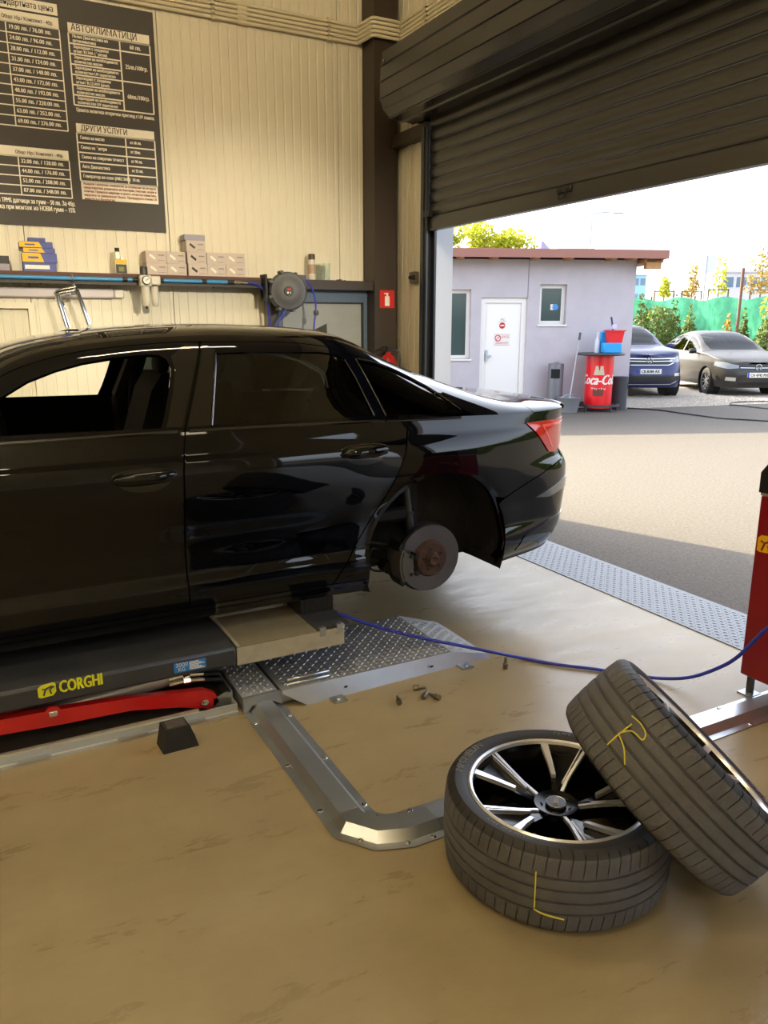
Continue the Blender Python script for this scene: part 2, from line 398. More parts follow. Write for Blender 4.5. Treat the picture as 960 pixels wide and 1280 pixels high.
# steel column in the corner with flanges, and the rail on the front wall
c=MB(); X0,X1,Y0=3.325,3.55,6.46
c.box(X0,X1,Y0,Y0+.018,0,CEIL); c.box(X0,X1,YB-.03,YB-.012,0,CEIL); c.box((X0+X1)/2-.008,(X0+X1)/2+.008,Y0+.018,YB-.03,0,CEIL); c.box(X0+.002,X0+.012,Y0+.018,YB-.03,0,CEIL)
struct(c.build('steel_column',M_BROWN))
p=at(516,171,'x',3.56); struct(MB().box(3.50,3.59,GY+.05,Y0+.2,p.z-.05,p.z+.05).build('steel_rail',M_BROWN))
# ceiling battens: the lamps that light the hall
M_LAMP=mat('lit warm lamp tube','FFE8BE',.4,emit=LAMP)
n=0
for lx,ly,wd in((-4.6,-3.2,'far corner behind the viewer'),(-.6,-3.2,'middle of the hall behind the viewer'),(-4.6,1.2,'left side of the hall'),(-.3,1.2,'above the lying tyre'),(-3.2,3.6,'above the front of the black sedan'),(1.3,3.4,'above the rear of the black sedan')):
    t=thing('ceiling_batten','long warm ceiling batten lamp, '+wd,'lamp',(lx,ly,4.75),0,'ceiling battens')
    MB().box(-.8,.8,-.06,.06,.06,.10).build('housing',M_WHITE,t,local=True)
    MB().cyl((-.77,0,.035),(.77,0,.035),.032,n=12).build('tube',M_LAMP,t,local=True)
    MB().cyl((-.5,0,.1),(-.5,0,CEIL-4.75),.004,n=6).cyl((.5,0,.1),(.5,0,CEIL-4.75),.004,n=6).split('hanger_wire',M_STEEL,t,local=True)
# flood lamps added behind the viewer to brighten the lower back wall
for lx,wd in((-3.4,'left one'),(-.6,'middle one'),(2.2,'right one')):
    t=thing('wall_fill_lamp','square flood lamp added behind the viewer to brighten the back wall, '+wd,'lamp',(lx,-2.0,3.5),0,'added wall fill lamps')
    ti=Matrix.Rotation(R(79),4,'X')
    MB().box(-.16,.16,-.12,.12,.0,.07,bev=.01).xf(ti).build('housing',M_DGREY,t,local=True)
    MB().box(-.14,.14,-.10,.10,-.004,.0).xf(ti).build('lens',mat('lit fill lens','FFEBC8',.4,emit=4),t,local=True)
    MB().tube([(-.17,0,.0),(-.17,-.05,.16),(.17,-.05,.16),(.17,0,.0)],.01,6).cyl((0,-.05,.16),(0,-.05,CEIL-3.5),.01,n=6).build('bracket',M_STEEL,t,local=True)
    bl=bpy.data.lights.new('wall_fill_beam','SPOT'); bl.energy=WALL_FILL; bl.color=(1,.88,.64); bl.spot_size=R(27); bl.spot_blend=.75; bl.shadow_soft_size=.12
    lo=bpy.data.objects.new('wall_fill_beam',bl); COL.objects.link(lo); lo.parent=t; lo.location=(0,.03,-.03); lo.rotation_euler=(R(76.5),0,0)
# grey-blue steel door in the back wall
M_DBLUE=mat('grey blue door frame','4C5D70',.45,0,var=.06,scale=10); M_DPAN=mat('grey door panel','8D8F8A',.5,0,var=.05,scale=8)
d=snode('door_1',(3.0,6.66,0)); xl,xr=at(338,380,'y',6.66).x,at(466,380,'y',6.66).x; zt=at(420,359,'y',6.66).z; il,ir=at(350,380,'y',6.66).x,at(452,380,'y',6.66).x; zi=at(420,378,'y',6.66).z
MB().box(xl,il,6.62,YB,0,zt).box(ir,xr,6.62,YB,0,zt).box(il,ir,6.62,YB,zi,zt).box(il,ir,6.62,YB,0,.22).build('door_frame',M_DBLUE,d)
MB().box(il,ir,6.65,YB,.22,zi).build('door_panel',M_DPAN,d)
MB().box(il,ir,6.635,6.652,zi-.012,zi).box(il,il+.012,6.635,6.652,.22,zi).box(ir-.012,ir,6.635,6.652,.22,zi).build('gasket',M_BLACK,d)
MB().cyl((il+.05,6.60,1.02),(il+.17,6.60,1.02),.011,n=10).cyl((il+.05,6.60,1.02),(il+.05,6.65,1.02),.011,n=10).build('door_handle',M_CHROME,d)
f=[]; random.seed(3)
for i in range(26): f.append((xr+.022+random.uniform(-.004,.004),6.63+random.uniform(-.005,.005),.02+i*(zt-.0)/25))
struct(MB().tube(f,.014,7).build('trim_2',mat('yellow sealing foam','C9BC7E',.9,0,var=.2,scale=30,bump=.4,bscale=80)))
# cream door behind the car, left
d=snode('door_2',(0,6.66,0)); zt=at(20,378,'y',6.66).z; xr=at(44,395,'y',6.66).x; xl=xr-1.0; M_CREAM=mat('cream door paint','DDD6C0',.45)
MB().box(xr-.045,xr,6.64,YB,0,zt).box(xl,xl+.045,6.64,YB,0,zt).box(xl+.045,xr-.045,6.64,YB,zt-.045,zt).build('door_frame',M_CREAM,d)
wall_panel(MB(),xl+.046,xr-.046,0.01,zt-.047,lambda a,b,h:(a,6.688-b,h),.02).build('door_leaf',M_PANEL,d)
MB().cyl((xl+.09,6.63,1.0),(xl+.2,6.63,1.0),.01,n=8).cyl((xl+.09,6.63,1.0),(xl+.09,6.68,1.0),.01,n=8).build('door_handle',M_CHROME,d)
# ------------------------------------------------------------------ roller shutter
M_SLAT=mat('dark anthracite slat','393836',.28,0)
M_HOUS=mat('dark glossy shutter housing','302F2E',.18,0)
rs=thing('roller_shutter','dark anthracite roller shutter half open above the yard entrance','shutter',(GX,GY,2.4))
pts=[at(u,v,'y',5.98) for u,v in((478,65),(476,84),(475,104),(475,125),(480,138),(488,148),(504,152))]
prof=[]
for i in range(len(pts)-1):
    a,b=Vector((pts[i].x,pts[i].z)),Vector((pts[i+1].x,pts[i+1].z)); dd=(b-a).normalized(); nn=Vector((dd.y,-dd.x)); 
    if nn.x>0 and i<3: nn=-nn
    if i>=3: nn=Vector((-abs(nn.x),-abs(nn.y)))
    prof+=[a,a+(b-a)*.84,a+(b-a)*.90+nn*.013,a+(b-a)*.97+nn*.013]
prof+=[Vector((pts[-1].x,pts[-1].z))]; zb=pts[-1].z; zt=pts[0].z
HP=[(q.x,q.y) for q in prof]+[(3.44,zb-.012),(3.44,zb+.03),(3.46,zb+.03),(3.595,zb+.03),(3.595,zt),(pts[0].x+.02,zt+.012)]
hs=MB(); hs.add([(x,y,z) for y in(5.98,DY0-.1) for x,z in HP],[(i,(i+1)%len(HP),len(HP)+(i+1)%len(HP),len(HP)+i) for i in range(len(HP))]); hs.build('housing',M_HOUS,rs,angle=15)
ec=MB(); cp=[(p.x,p.z) for p in pts]+[(3.595,zb),(3.595,zt)]; ec.prism(cp,'y',5.975,5.985); ec.prism(cp,'y',DY0-.105,DY0-.095); hc=ec.split('end_cap',M_SLAT,rs)
rv=MB()
for i in range(3):
    q=at(479,76+20*i,'y',5.94); rv.cyl((pts[1].x-.004,5.93,q.z),(pts[1].x+.012,5.93,q.z),.006,n=8)
rv.split('rivet',M_CHROME,rs)
SP=.096; zbar=2.52
slp=[(GX,0),(GX-.006,.004),(GX-.014,.025),(GX-.016,.045),(GX-.014,.066),(GX-.007,.084),(GX,.088),(GX,.0945),(GX+.008,.0945),(GX+.008,0)]
sm=None
for i in range(10):
    if sm is None: sm=MB().prism(slp,'y',DY0+.02,GY-.02).build('slat',M_SLAT,rs,angle=20,loc=(GX,GY,0)); sm.location=(0,0,zbar-2.4)
    else: copypart(sm,rs,(0,0,zbar-2.4+SP*i))
bb=MB().prism([(GX-.02,zbar-.105),(GX-.02,zbar-.012),(GX-.01,zbar-.002),(GX+.02,zbar-.002),(GX+.02,zbar-.105)],'y',DY0+.02,GY-.02).box(GX-.028,GX+.026,DY0+.02,GY-.02,zbar-.118,zbar-.105); bb=bb.build('bottom_bar',M_SLAT,rs)
q=at(706,239,'x',GX-.02); lk=MB().box(GX-.035,GX-.02,q.y-.07,q.y+.07,q.z-.012,q.z+.03,bev=.004).tube([(GX-.045,q.y-.045,q.z+.01),(GX-.05,q.y-.03,q.z-.045),(GX-.05,q.y+.02,q.z-.05),(GX-.045,q.y+.04,q.z+.01)],.006,8); lk.build('lock_handle',M_BLACK,rs)
def guide(y,s):
    g=MB().box(GX-.05,GX-.035,y-.01*s,y+.07*s,0,3.2).box(GX+.03,GX+.05,y-.01*s,y+.07*s,0,3.2).box(GX-.035,GX+.03,y+.045*s,y+.07*s,0,3.2).box(GX-.06,GX-.05,y+.03*s,y+.075*s,0,3.2); return g.build('guide_rail',mat('black guide rail','1C1D22',.3),rs)
guide(GY-.03,1); guide(DY0+.03,-1)
q=at(538,268,'x',GX); MB().box(GX-.07,GX-.03,GY-.10,GY-.02,q.z-.03,q.z+.02).build('stop_bracket',M_BLACK,rs)
# ------------------------------------------------------------------ conduits round the corner
M_COND=mat('cream plastic conduit','CFC6AC',.45)
zt,zb=at(440,32,'y',6.675).z,at(463,57.5,'y',6.675).z
names=['topmost','second from top','middle','second from bottom','lowest']
for i in range(5):
    z=zt+(zb-zt)*i/4; pth=[(XL+.3,YB-.025,z),(0,YB-.025,z),(3.25,YB-.025,z),(3.275,YB-.04,z),(3.295,Y0-.02,z),(3.315,Y0-.035,z),(3.54,Y0-.035,z),(3.565,Y0-.02,z),(3.572,Y0-.05,z),(3.572,3,z),(3.572,DY0,z)]
    o=thing('conduit_pipe','cream conduit pipe around the corner column, '+names[i]+' of five','conduit',(0,YB,z),0,'conduit pipes around the column')
    MB().tube(pth,.0145,8).build('pipe',M_COND,o)
    cl=MB()
    for x in(-.4,.8,2.0,3.0): cl.box(x-.012,x+.012,YB-.048,YB,z-.022,z+.022)
    for y in(6.0,4.6,3.2): cl.box(3.55,XF,y-.012,y+.012,z-.022,z+.022)
    cl.cyl((2.2,YB-.025,z),(2.28,YB-.025,z),.021,n=8); cl.split('clip',M_COND,o)
# cable and switch on the front wall
o=thing('wall_switch','small grey switch with hanging cables beside the shutter guide','switch',(3.58,6.0,2.1))
q=at(517,347,'x',3.57); MB().box(3.55,XF,q.y-.05,q.y+.05,q.z-.05,q.z+.05,bev=.008).build('switch_box',mat('grey switch','6E665A',.5),o)
MB().box(3.535,3.55,q.y-.06,q.y-.02,q.z-.02,q.z+.02).cyl((3.535,q.y+.02,q.z),(3.55,q.y+.02,q.z),.015,n=10).build('knob',M_BLACK,o)
a=at(508,152,'x',3.56); b=at(514,158,'x',3.55)
MB().tube(spline([(3.56,a.y,zb-.35),(3.575,a.y-.03,3.0),(3.58,q.y+.06,2.6),(3.58,q.y+.02,q.z+.05)]),.006,6).tube(spline([(3.56,b.y,zb-.35),(3.57,b.y+.03,3.0),(3.58,q.y+.10,2.5),(3.58,q.y+.09,1.2)]),.006,6).split('cable',M_COND,o)
# ------------------------------------------------------------------ price board
YP=YB-.012; PX1=at(208,290,'y',YP).x; PZ0=at(208,291,'y',YP).z; PZ1=at(193,16,'y',YP).z; PX0=PX1-2.55
M_BOARD=mat('charcoal board print','38332F',.55,0,var=.05,scale=3); M_PRINT=mat('off white print','F0EADC',.6); M_INK=mat('dark ink','2F2A27',.6); M_REDINK=mat('red brown ink','8A4A3A',.6)
pb=thing('price_board','large charcoal price board with white tables on the cream wall','sign',(PX1-1.2,YP,PZ0))
MB().box(PX0,PX1,YP,YB-.001,PZ0,PZ1).build('board',M_BOARD,pb)
hd,gl,tx,ik,rk=MB(),MB(),MB(),MB(),MB()
YT=YP-.002; YT2=YP-.0035
def bp(u,v): p=at(u,v,'y',YP); return p.x,p.z
def T(mb,s,x,z,h,w=None,al='LEFT',y=YT2):
    if mb is ik: MB().text(s,(x,y,z),(1,0,0),(0,0,1),h,w,align=al).text(s,(x+.0016,y-.0002,z),(1,0,0),(0,0,1),h,w,align=al).build('dark_lettering',M_INK,pb,recalc=False); return
    for k in(0,.0011,.0022): mb.text(s,(x+k,y-k*.1,z),(1,0,0),(0,0,1),h,w,align=al)
def rect(mb,x0,x1,z0,z1,y=YT): mb.add([(x0,y,z0),(x1,y,z0),(x1,y,z1),(x0,y,z1)],[(0,1,2,3)])
def table(x0,x1,zt,zb,hh,cols,nrow,rows=None,lw=.008):
    rect(hd,x0,x1,zt-hh,zt); rh=(zt-hh-zb)/nrow
    for x in [x0]+cols+[x1]: rect(gl,x-lw/2,x+lw/2,zb,zt-hh)
    for i in range(nrow+1): z=zt-hh-rh*i; rect(gl,x0,x1,z-lw/2,z+lw/2)
    return rh
# left price table (only its right columns show in the photo)
_,z0=bp(75,23); xr,_=bp(84,164); xr=bp(79,95)[0]; _,zb=bp(84,164); _,zh=bp(74,37); xc=bp(12,80)[0]
rh=table(PX0+.12,xr,z0,zb,z0-zh,[PX0+.5,xc],10)
T(ik,'Общо 1бр./ Комплект - 4бр.',xr-.04,zh+.02,.036,.34,'RIGHT')
for i,(s,r,m) in enumerate(zip(['19.00 лв. / 76.00 лв.','24.00 лв. / 96.00 лв.','28.00 лв. / 112.00 лв.','31.00 лв. / 124.00 лв.','37.00 лв. / 148.00 лв.','43.00 лв. / 172.00 лв.','48.00 лв. / 192.00 лв.','55.00 лв. / 220.00 лв.','63.00 лв. / 252.00 лв.','69.00 лв. / 276.00 лв.'],range(10),range(10))):
    T(tx,s,xc+.015,zh-rh*(i+.66),.040,.0135*len(s))
q=bp(72,20); rect(gl,q[0]-1.3,q[0]+.0,q[1],q[1]+.075); T(ik,'монтаж и баланс към стандартната цена',q[0]-.03,q[1]+.02,.058,.87,'RIGHT'); 
# lower left table
xr=bp(88,220)[0]; z0=bp(87,189)[1]; zb=bp(91,248)[1]; zh=bp(87,201)[1]; xc=bp(25,220)[0]
rh=table(PX0+.12,xr,z0,zb,z0-zh,[PX0+.5,xc],4)
T(ik,'Общо 1бр./ Комплект - 4бр.',xr-.04,zh+.018,.034,.33,'RIGHT')
for i,s in enumerate(['32.00 лв. / 128.00 лв.','44.00 лв. / 176.00 лв.','52.00 лв. / 208.00 лв.','87.00 лв. / 348.00 лв.']): T(tx,s,xc+.015,zh-rh*(i+.66),.040,.0135*len(s))
x,z=bp(94,258); T(tx,'* Смяна на TPMS датчици за гуми – 50 лв. За 4бр.',x,z,.047,.67,'RIGHT')
x,z=bp(94,266); T(tx,'* Отстъпка при монтаж на НОВИ гуми – 15%',x,z,.047,.65,'RIGHT')
# right upper table
x0=bp(88,75)[0]; x1=bp(189,90)[0]; z0=bp(86,28)[1]; zb=bp(93,131)[1]; zh=bp(88,41)[1]; xm=bp(152,90)[0]; rh=(zh-zb)/7
rect(hd,x0,x1,zh,z0); T(ik,'АВТОКЛИМАТИЦИ',x0+.02,zh+.018,.064,.47)
for xx in(x0,xm,x1): rect(gl,xx-.005,xx+.005,zb,zh)
for i in range(8): rect(gl,x0,xm,zh-rh*i-.005,zh-rh*i+.005)
for i in(0,1,4,7): rect(gl,xm,x1,zh-rh*i-.005,zh-rh*i+.005)
for i,(a,b) in enumerate([('Пълна Диагностика на','автоклиматика'),('Зареждане с хладилен','агент R134A (фреон)'),('Зареждане на необходимото','количество масло'),('Зареждане на необходимото','количество UV оцветител'),('Зареждане с хладилен','агент R1234Yf (нов)'),('Зареждане на необходимото','количество масло'),('Зареждане на необходимото','количество UV оцветител')]):
    T(tx,a,x0+.025,zh-rh*(i+.42),.030,.0125*len(a)); T(tx,b,x0+.025,zh-rh*(i+.84),.030,.0125*len(b))
for s,i in(('60 лв.',.5),('25лв./100гр.',2.5),('68лв./100гр.',5.5)): T(tx,s,(xm+x1)/2,zh-rh*i-.014,.042,.0138*len(s),'CENTER')
x,z=bp(95,142); T(tx,'Цената включва вторичен преглед с UV лампа.',x0+.01,bp(95,139)[1],.036,x1-x0-.01)
# right lower table
x0=bp(97,180)[0]; x1=bp(194,190)[0]; z0=bp(96,154)[1]; zh=bp(98,166)[1]; zb=bp(101,226)[1]; zn=bp(103,249)[1]; xm=bp(158,190)[0]; rh=(zh-zb)/5
rect(hd,x0,x1,zh,z0); rect(hd,x0,x1,zn,zb); T(ik,'ДРУГИ УСЛУГИ',x0+.03,zh+.018,.058,.34)
for xx in(x0,xm,x1): rect(gl,xx-.005,xx+.005,zb,zh)
for i in range(6): rect(gl,x0,x1,zh-rh*i-.005,zh-rh*i+.005)
for i,(a,b) in enumerate([('Смяна на масло','от 60 лв.'),('Смяна на филтри','от 20лв.'),('Смяна на спирачни течност','от 90 лв.'),('Авто Диагностика','от 55 лв.'),('Генератор на озон (AIR2 SAN)','50 лв.')]):
    T(tx,a,x0+.02,zh-rh*(i+.62),.034,.0125*len(a)); T(tx,b,xm+.03,zh-rh*(i+.62),.032,.0095*len(b))
for i,s in enumerate(['Апаратът използва технология за озониране на въздуха','предотвратява развитието на бактерии, плесени, акари и','гъбички. Премахва миризми в купето, почиства климатика,','вирусите се унищожават бързо. Процедурата отнема 20','минути и е безопасна']): T(rk,s,x0+.015,zb-.026-.027*i,.026,min(x1-x0-.03,.0112*len(s)))
hd.build('table_header',M_PRINT,pb,recalc=False); gl.build('grid_line',M_PRINT,pb,recalc=False); tx.build('white_lettering',M_PRINT,pb,recalc=False); rk.build('small_print',M_REDINK,pb,recalc=False)
# ------------------------------------------------------------------ shelf, pipe
YS=6.49; ZS=at(150,342,'y',YS).z
sh=thing('wall_shelf','long dark brown wall shelf carrying boxes under the price board','shelf',(1,YB,ZS))
M_RBR=mat('red brown board edge','5A2E22',.6,0,var=.15,scale=20)
XS1=at(334,345,'y',YS).x
MB().box(-1.5,XS1,YS,YB,ZS-.018,ZS).build('board',M_RBR,sh)
MB().box(-1.5,XS1,YS+.005,YS+.012,ZS-.085,ZS-.018).box(-1.5,XS1,YS+.012,YB-.02,ZS-.024,ZS-.018).build('angle_iron',M_BROWN,sh)
for x in(-1.0,.55,1.9): MB().prism([(YB,ZS-.02),(YS+.02,ZS-.024),(YB,ZS-.085)],'x',x-.004,x+.004).build('bracket',M_BROWN,sh)
XR1=at(472,352,'y',YS).x
lb=thing('lintel_shelf','brown steel lintel beam above the grey blue door with spray can','beam',(2.9,YB,ZS-.02))
MB().box(XS1+.01,XR1,YS+.005,YS+.02,ZS-.085,ZS-.004).box(XS1+.01,XR1,YS+.02,YB,ZS-.02,ZS-.004).build('beam',M_BROWN,lb)
xa,xb=at(337,380,'y',YS+.05).x,at(347,380,'y',YS+.05).x; MB().box(xa,xb,YS+.03,YS+.10,0,ZS-.085).box(xa,xb,YS+.1,YB,1.2,1.26).build('post',M_BROWN,lb)
M_PIPE=mat('blue air pipe','3E8FCB',.35); ZP=at(60,347,'y',YS-.02).z; YPp=YS-.018
def pu(u): return at(u,348,'y',YPp).x
ap=thing('air_pipe','blue compressed air pipe along the front of the brown shelf','pipe',(0,YPp,ZP))
for a,b in((-30,153),(159,165),(204,252),(258,284)): MB().cyl((max(pu(a),-1.5),YPp,ZP),(pu(b),YPp,ZP),.014,n=12).build('pipe_length',M_PIPE,ap)
for a,b in((153,159),(165,174),(194,204),(252,258),(284,292)): MB().cyl((pu(a),YPp,ZP),(pu(b),YPp,ZP),.017,n=12).build('coupling',M_BLACK,ap)
MB().cyl((pu(292),YPp,ZP),(pu(300),YPp,ZP),.013,n=10).cyl((pu(300),YPp,ZP),(pu(309),YPp,ZP-.004),.009,n=10).cyl((pu(294),YPp,ZP),(pu(297),YPp,ZP),.016,n=6).build('brass_fitting',mat('nickel brass','B8A88C',.3,.9),ap)
x0=pu(309); MB().tube(spline([(x0,YPp,ZP-.003),(x0+.1,YPp,ZP-.02),(pu(331),YPp-.01,ZP-.10),(pu(335),YPp+.01,ZP-.25),(pu(336),YPp+.02,ZP-.6),(pu(336),YPp+.02,1.0)]),.009,8).build('hose_tail',M_BLUEHOSE,ap)
for u in(90,): MB().box(pu(u)-.008,pu(u)+.008,YPp-.018,YPp+.018,ZP-.022,ZP+.03).build('pipe_clip',M_CHROME,ap)
# filter regulator
fr=thing('filter_regulator','cream twin bowl air regulator with round gauge on the blue pipe','regulator',(pu(184),YS-.03,ZP-.2))
yr=YS-.05; xa,xb=pu(180),pu(192); M_REG=mat('cream enamel','CDC8BA',.4)
MB().box(xa-.045,xa+.045,yr-.04,yr+.03,ZP-.05,ZP+.035,bev=.008).box(xb-.035,xb+.04,yr-.035,yr+.03,ZP-.04,ZP+.03,bev=.008).build('body',M_REG,fr)
for x,r,b in((xa,.033,.20),(xb-.005,.028,.20)): MB().lathe([(0,-b),(r*.7,-b),(r*.92,-b+.015),(r,-b+.04),(r,-.05)],(x,yr,ZP),n=16).build('bowl',M_REG,fr)
MB().cyl((xa,yr,ZP-.22),(xa,yr,ZP-.198),.008,n=8).build('drain_valve',M_BLACK,fr)
MB().lathe([(0,.1),(.026,.1),(.03,.09),(.03,.035)],(xa-.005,yr,ZP),n=16).build('adjust_knob',M_DGREY,fr)
MB().lathe([(.0,.0),(.032,.0),(.034,.006),(.034,.02)],(xa+.002,yr-.06,ZP-.005),axis=(0,1,0),n=20).build('gauge',M_BLACK,fr)
MB().lathe([(.0,-.002),(.028,-.002),(.028,.002)],(xa+.002,yr-.062,ZP-.005),axis=(0,1,0),n=20).obox((xa+.006,yr-.066,ZP),(.012,0,.009),(0,.0008,0),(.001,0,-.0015),1).build('gauge_face',[M_WHITE,M_BLACK],fr)
# off LED tube fixture
xe=at(155,368,'y',6.66).x; xe0=at(143,368,'y',6.66).x; z=at(60,366,'y',6.66).z; z2=at(140,369,'y',6.66).z
lt=thing('tube_fixture','pale lilac plastic tube light fixed below the shelf','tube light',(0,6.68,z))
MB().box(xe0-1.6,xe0,6.64,YB-.004,z-.036,z+.036,bev=.012).build('diffuser',mat('lilac diffuser','CFC6CC',.4),lt); MB().box(xe0,xe,6.645,YB-.004,z-.032,z+.032,bev=.008).build('end_cap',M_WHITE,lt)
# chrome clamp frame hanging from the pipe
hk=thing('wheel_clamp','chrome hooked clamp frame hanging from the blue pipe','clamp',(at(90,350,'y',YS-.05).x,YS-.05,ZP))
yh=YS-.06
def hp(u,v,dy=0): p=at(u,v,'y',yh+dy); return (p.x,p.y,p.z)
MB().tube([hp(90,342,.0),hp(91,349,-.02),hp(92,357),hp(94,360)],.007,8).build('hook',M_CHROME,hk)
MB().tube([hp(95,359),hp(80,362),hp(69,365)],.011,8).tube([hp(94,363),hp(80,366),hp(70,369)],.009,8).build('cross_bar',M_CHROME,hk)
MB().tube([hp(69,365),hp(76,386),hp(83,409)],.012,8).tube([hp(72,366),hp(80,388),hp(87,410)],.009,8).build('arm',M_CHROME,hk)
MB().tube([hp(94,359),hp(101,378),hp(111,406)],.012,8).tube([hp(97,362),hp(104,380),hp(113,404)],.009,8).build('arm',M_CHROME,hk)
MB().box(*[hp(89,366)[0],hp(94,366)[0],yh-.02,yh+.01,hp(90,369)[2],hp(90,364)[2]]).build('lock_block',M_DGREY,hk); MB().tube([hp(76,376),hp(80,381),hp(81,388),hp(78,392)],.006,6).build('spring_wire',M_CHROME,hk)
# ------------------------------------------------------------------ things on the shelf
def carton(name,label,cat,u0,u1,v0,v1,depth,matl,group,y=YS+.03,zb=None,deco=None,base=None,rot=0,bmat=None):
    a,b=at(u0,v1,'y',y),at(u1,v0,'y',y); z0=base if base is not None else a.z; h=b.z-at(u0,v1,'y',y).z
    o=thing(name,label,cat,((a.x+b.x)/2,y,z0),rot,group); w=(b.x-a.x)/2
    MB().box(-w,w,0,depth,0,h,bev=.002).build('box',matl,o,local=True)
    MB().box(-w+.004,w-.004,-.0008,.001,h-.016,h-.004).build('lid_flap',matl,o,local=True)
    if deco: deco(o,w,h)
    return o,z0+h
M_YEL=mat('yellow carton','E9B800',.5); M_BLU=mat('blue violet carton','4E58A0',.55,0,var=.08,scale=20); M_GREYC=mat('pale printed carton','C3B6AE',.6,0,var=.06,scale=30); M_LIL=mat('lilac grey carton','9A98A8',.6)
def brand(c1,txt=None):
    def f(o,w,h):
        MB().box(-w*.9,-w*.9+w*1.5,-.0015,0,h*.28,h*.72).build('print_band',c1,o,local=True)
    return f
def yellow_end(frac):
    def f(o,w,h):
        MB().prism([(-w-.001,.003),(-w+2*w*frac,.003),(-w+2*w*(frac-.10),h-.002),(-w-.001,h-.002)],'y',-.003,.0).build('yellow_panel',M_YEL,o,local=True)
        MB().box(-w+2*w*.16,-w+2*w*.16+w*.6,-.004,-.003,h*.40,h*.62).build('print_band',M_BLU,o,local=True)
    return f
g='blue and yellow bulb cartons'
# blue yellow pile: row by row from the shelf up
_,z1=carton('part_carton','bottom carton of the blue and yellow pile, white arrow print','box',30,70,331,341,.13,M_BLU,g,base=ZS,deco=brand(M_PRINT))
_,z2=carton('part_carton','second carton from the bottom of the blue yellow pile','box',29,71,320,330.5,.13,M_BLU,g,base=z1,deco=yellow_end(.62))
_,z3=carton('part_carton','thin yellow ended carton in the middle of the blue pile','box',30,69,315,319.8,.13,M_BLU,g,base=z2,deco=yellow_end(.68))
_,z4=carton('part_carton','slightly shifted yellow ended carton high in the blue pile','box',25,66,308.5,314.6,.13,M_BLU,g,base=z3,deco=yellow_end(.68))
_,z5=carton('part_carton','topmost plain blue carton of the yellow pile','box',36,57,304,308,.10,M_BLU,g,base=z4)
_,za=carton('part_carton','grey blue flat carton at the left end of the shelf','box',-14,12,330,338,.13,M_LIL,g,base=ZS)
carton('part_carton','dark carton on the flat grey one, left shelf end','box',-14,11,320.5,329.5,.12,M_BLACK,g,base=za)
# pale cartons
def wip(dark):
    def f(o,w,h):
        MB().obox((-w*.35,-.001,h*.52),(w*.26,0,-h*.17),(0,.001,0),(h*.05,0,h*.08)).build('product_print',M_INK if dark else M_PRINT,o,local=True)
        MB().box(w*.2,w*.8,-.0012,0,h*.62,h*.72).box(w*.1,w*.85,-.0012,0,h*.2,h*.24).split('print_line',mat('grey print','8C8079',.6),o,local=True)
    return f
g='pale printed cartons on the shelf'
cols=[((184,209),'first'),((210,233),'second'),((236,259),'third'),((260,282),'fourth'),((283,306),'fifth')]
lv=[(328,342),(313.5,327.5)]
for k,((u0,u1),nm) in enumerate(cols):
    d=k==2
    _,zz=carton('product_carton','bottom pale carton in the %s stack from the left'%nm,'box',u0,u1,328+k*.5,342+k*.5,.14,M_GREYC,g,base=ZS,deco=wip(d))
    _,zz=carton('product_carton','%s pale carton in the %s stack from the left'%('middle' if d else 'upper',nm),'box',u0-(1.5 if k<3 else 1),u1-(1.5 if k<3 else .5),313.5+k*.5,327.5+k*.5,.14,M_GREYC,g,base=zz,deco=wip(d))
    if d:
        _,zz=carton('product_carton','third pale carton up in the tallest stack','box',233,256,300,313.6,.14,M_GREYC,g,base=zz,deco=wip(True))
        carton('product_carton','flat grey box lying on top of the tallest stack','box',230.5,256,293,299,.15,M_LIL,g,base=zz)
# additive bottle, spray can, glasses
bx=at(152,342,'y',YS+.06).x
o=thing('additive_bottle','small clear bottle with yellow and black label on the shelf','bottle',(bx,YS+.07,ZS))
k=at(152,310,'y',YS+.06).z-ZS
MB().box(-.045,.045,-.02,.02,0,k*.56,bev=.006).box(-.04,-.0,-.018,.018,k*.56,k*.86,bev=.006).prism([(.0,k*.56),(.035,k*.56),(.0,k*.72)],'y',-.018,.018).build('bottle_body',mat('clear pale plastic','D8D2B0',.25),o,local=True)
MB().box(-.042,.042,-.0215,-.02,k*.38,k*.54).build('yellow_label',M_YEL,o,local=True); MB().box(-.040,.040,-.0215,-.02,.006,k*.37).box(-.02,.02,-.0225,-.0215,k*.1,k*.28,1).build('dark_label',[M_BLACK,mat('olive print','7C8040',.5)],o,local=True)
MB().cyl((-.02,0,k*.86),(-.02,0,k),.017,n=12).build('cap',M_BLACK,o,local=True)
p=at(390,346,'y',YS+.1); h=at(390,317,'y',YS+.1).z-ZS
o=thing('spray_can','white spray can with dark cap above the blue door','can',(p.x,YS+.1,ZS-.004))
MB().lathe([(0,0),(.03,0),(.032,.004),(.032,h*.76),(.028,h*.80)],n=20).build('can_body',mat('white printed can','CFC6BC',.4,0,var=.1,scale=40),o,local=True); MB().lathe([(.03,h*.78),(.03,h*.97),(.027,h),(0,h)],n=20).build('cap',mat('brown cap','4A3C30',.4),o,local=True)
MB().lathe([(.0325,h*.25),(.0325,h*.6)],n=20).build('label_band',mat('tan label','A98F78',.5),o,local=True)
M_GLS=mat('clear drinking glass','F2FBF6',.03,trans=1,ior=1.45)
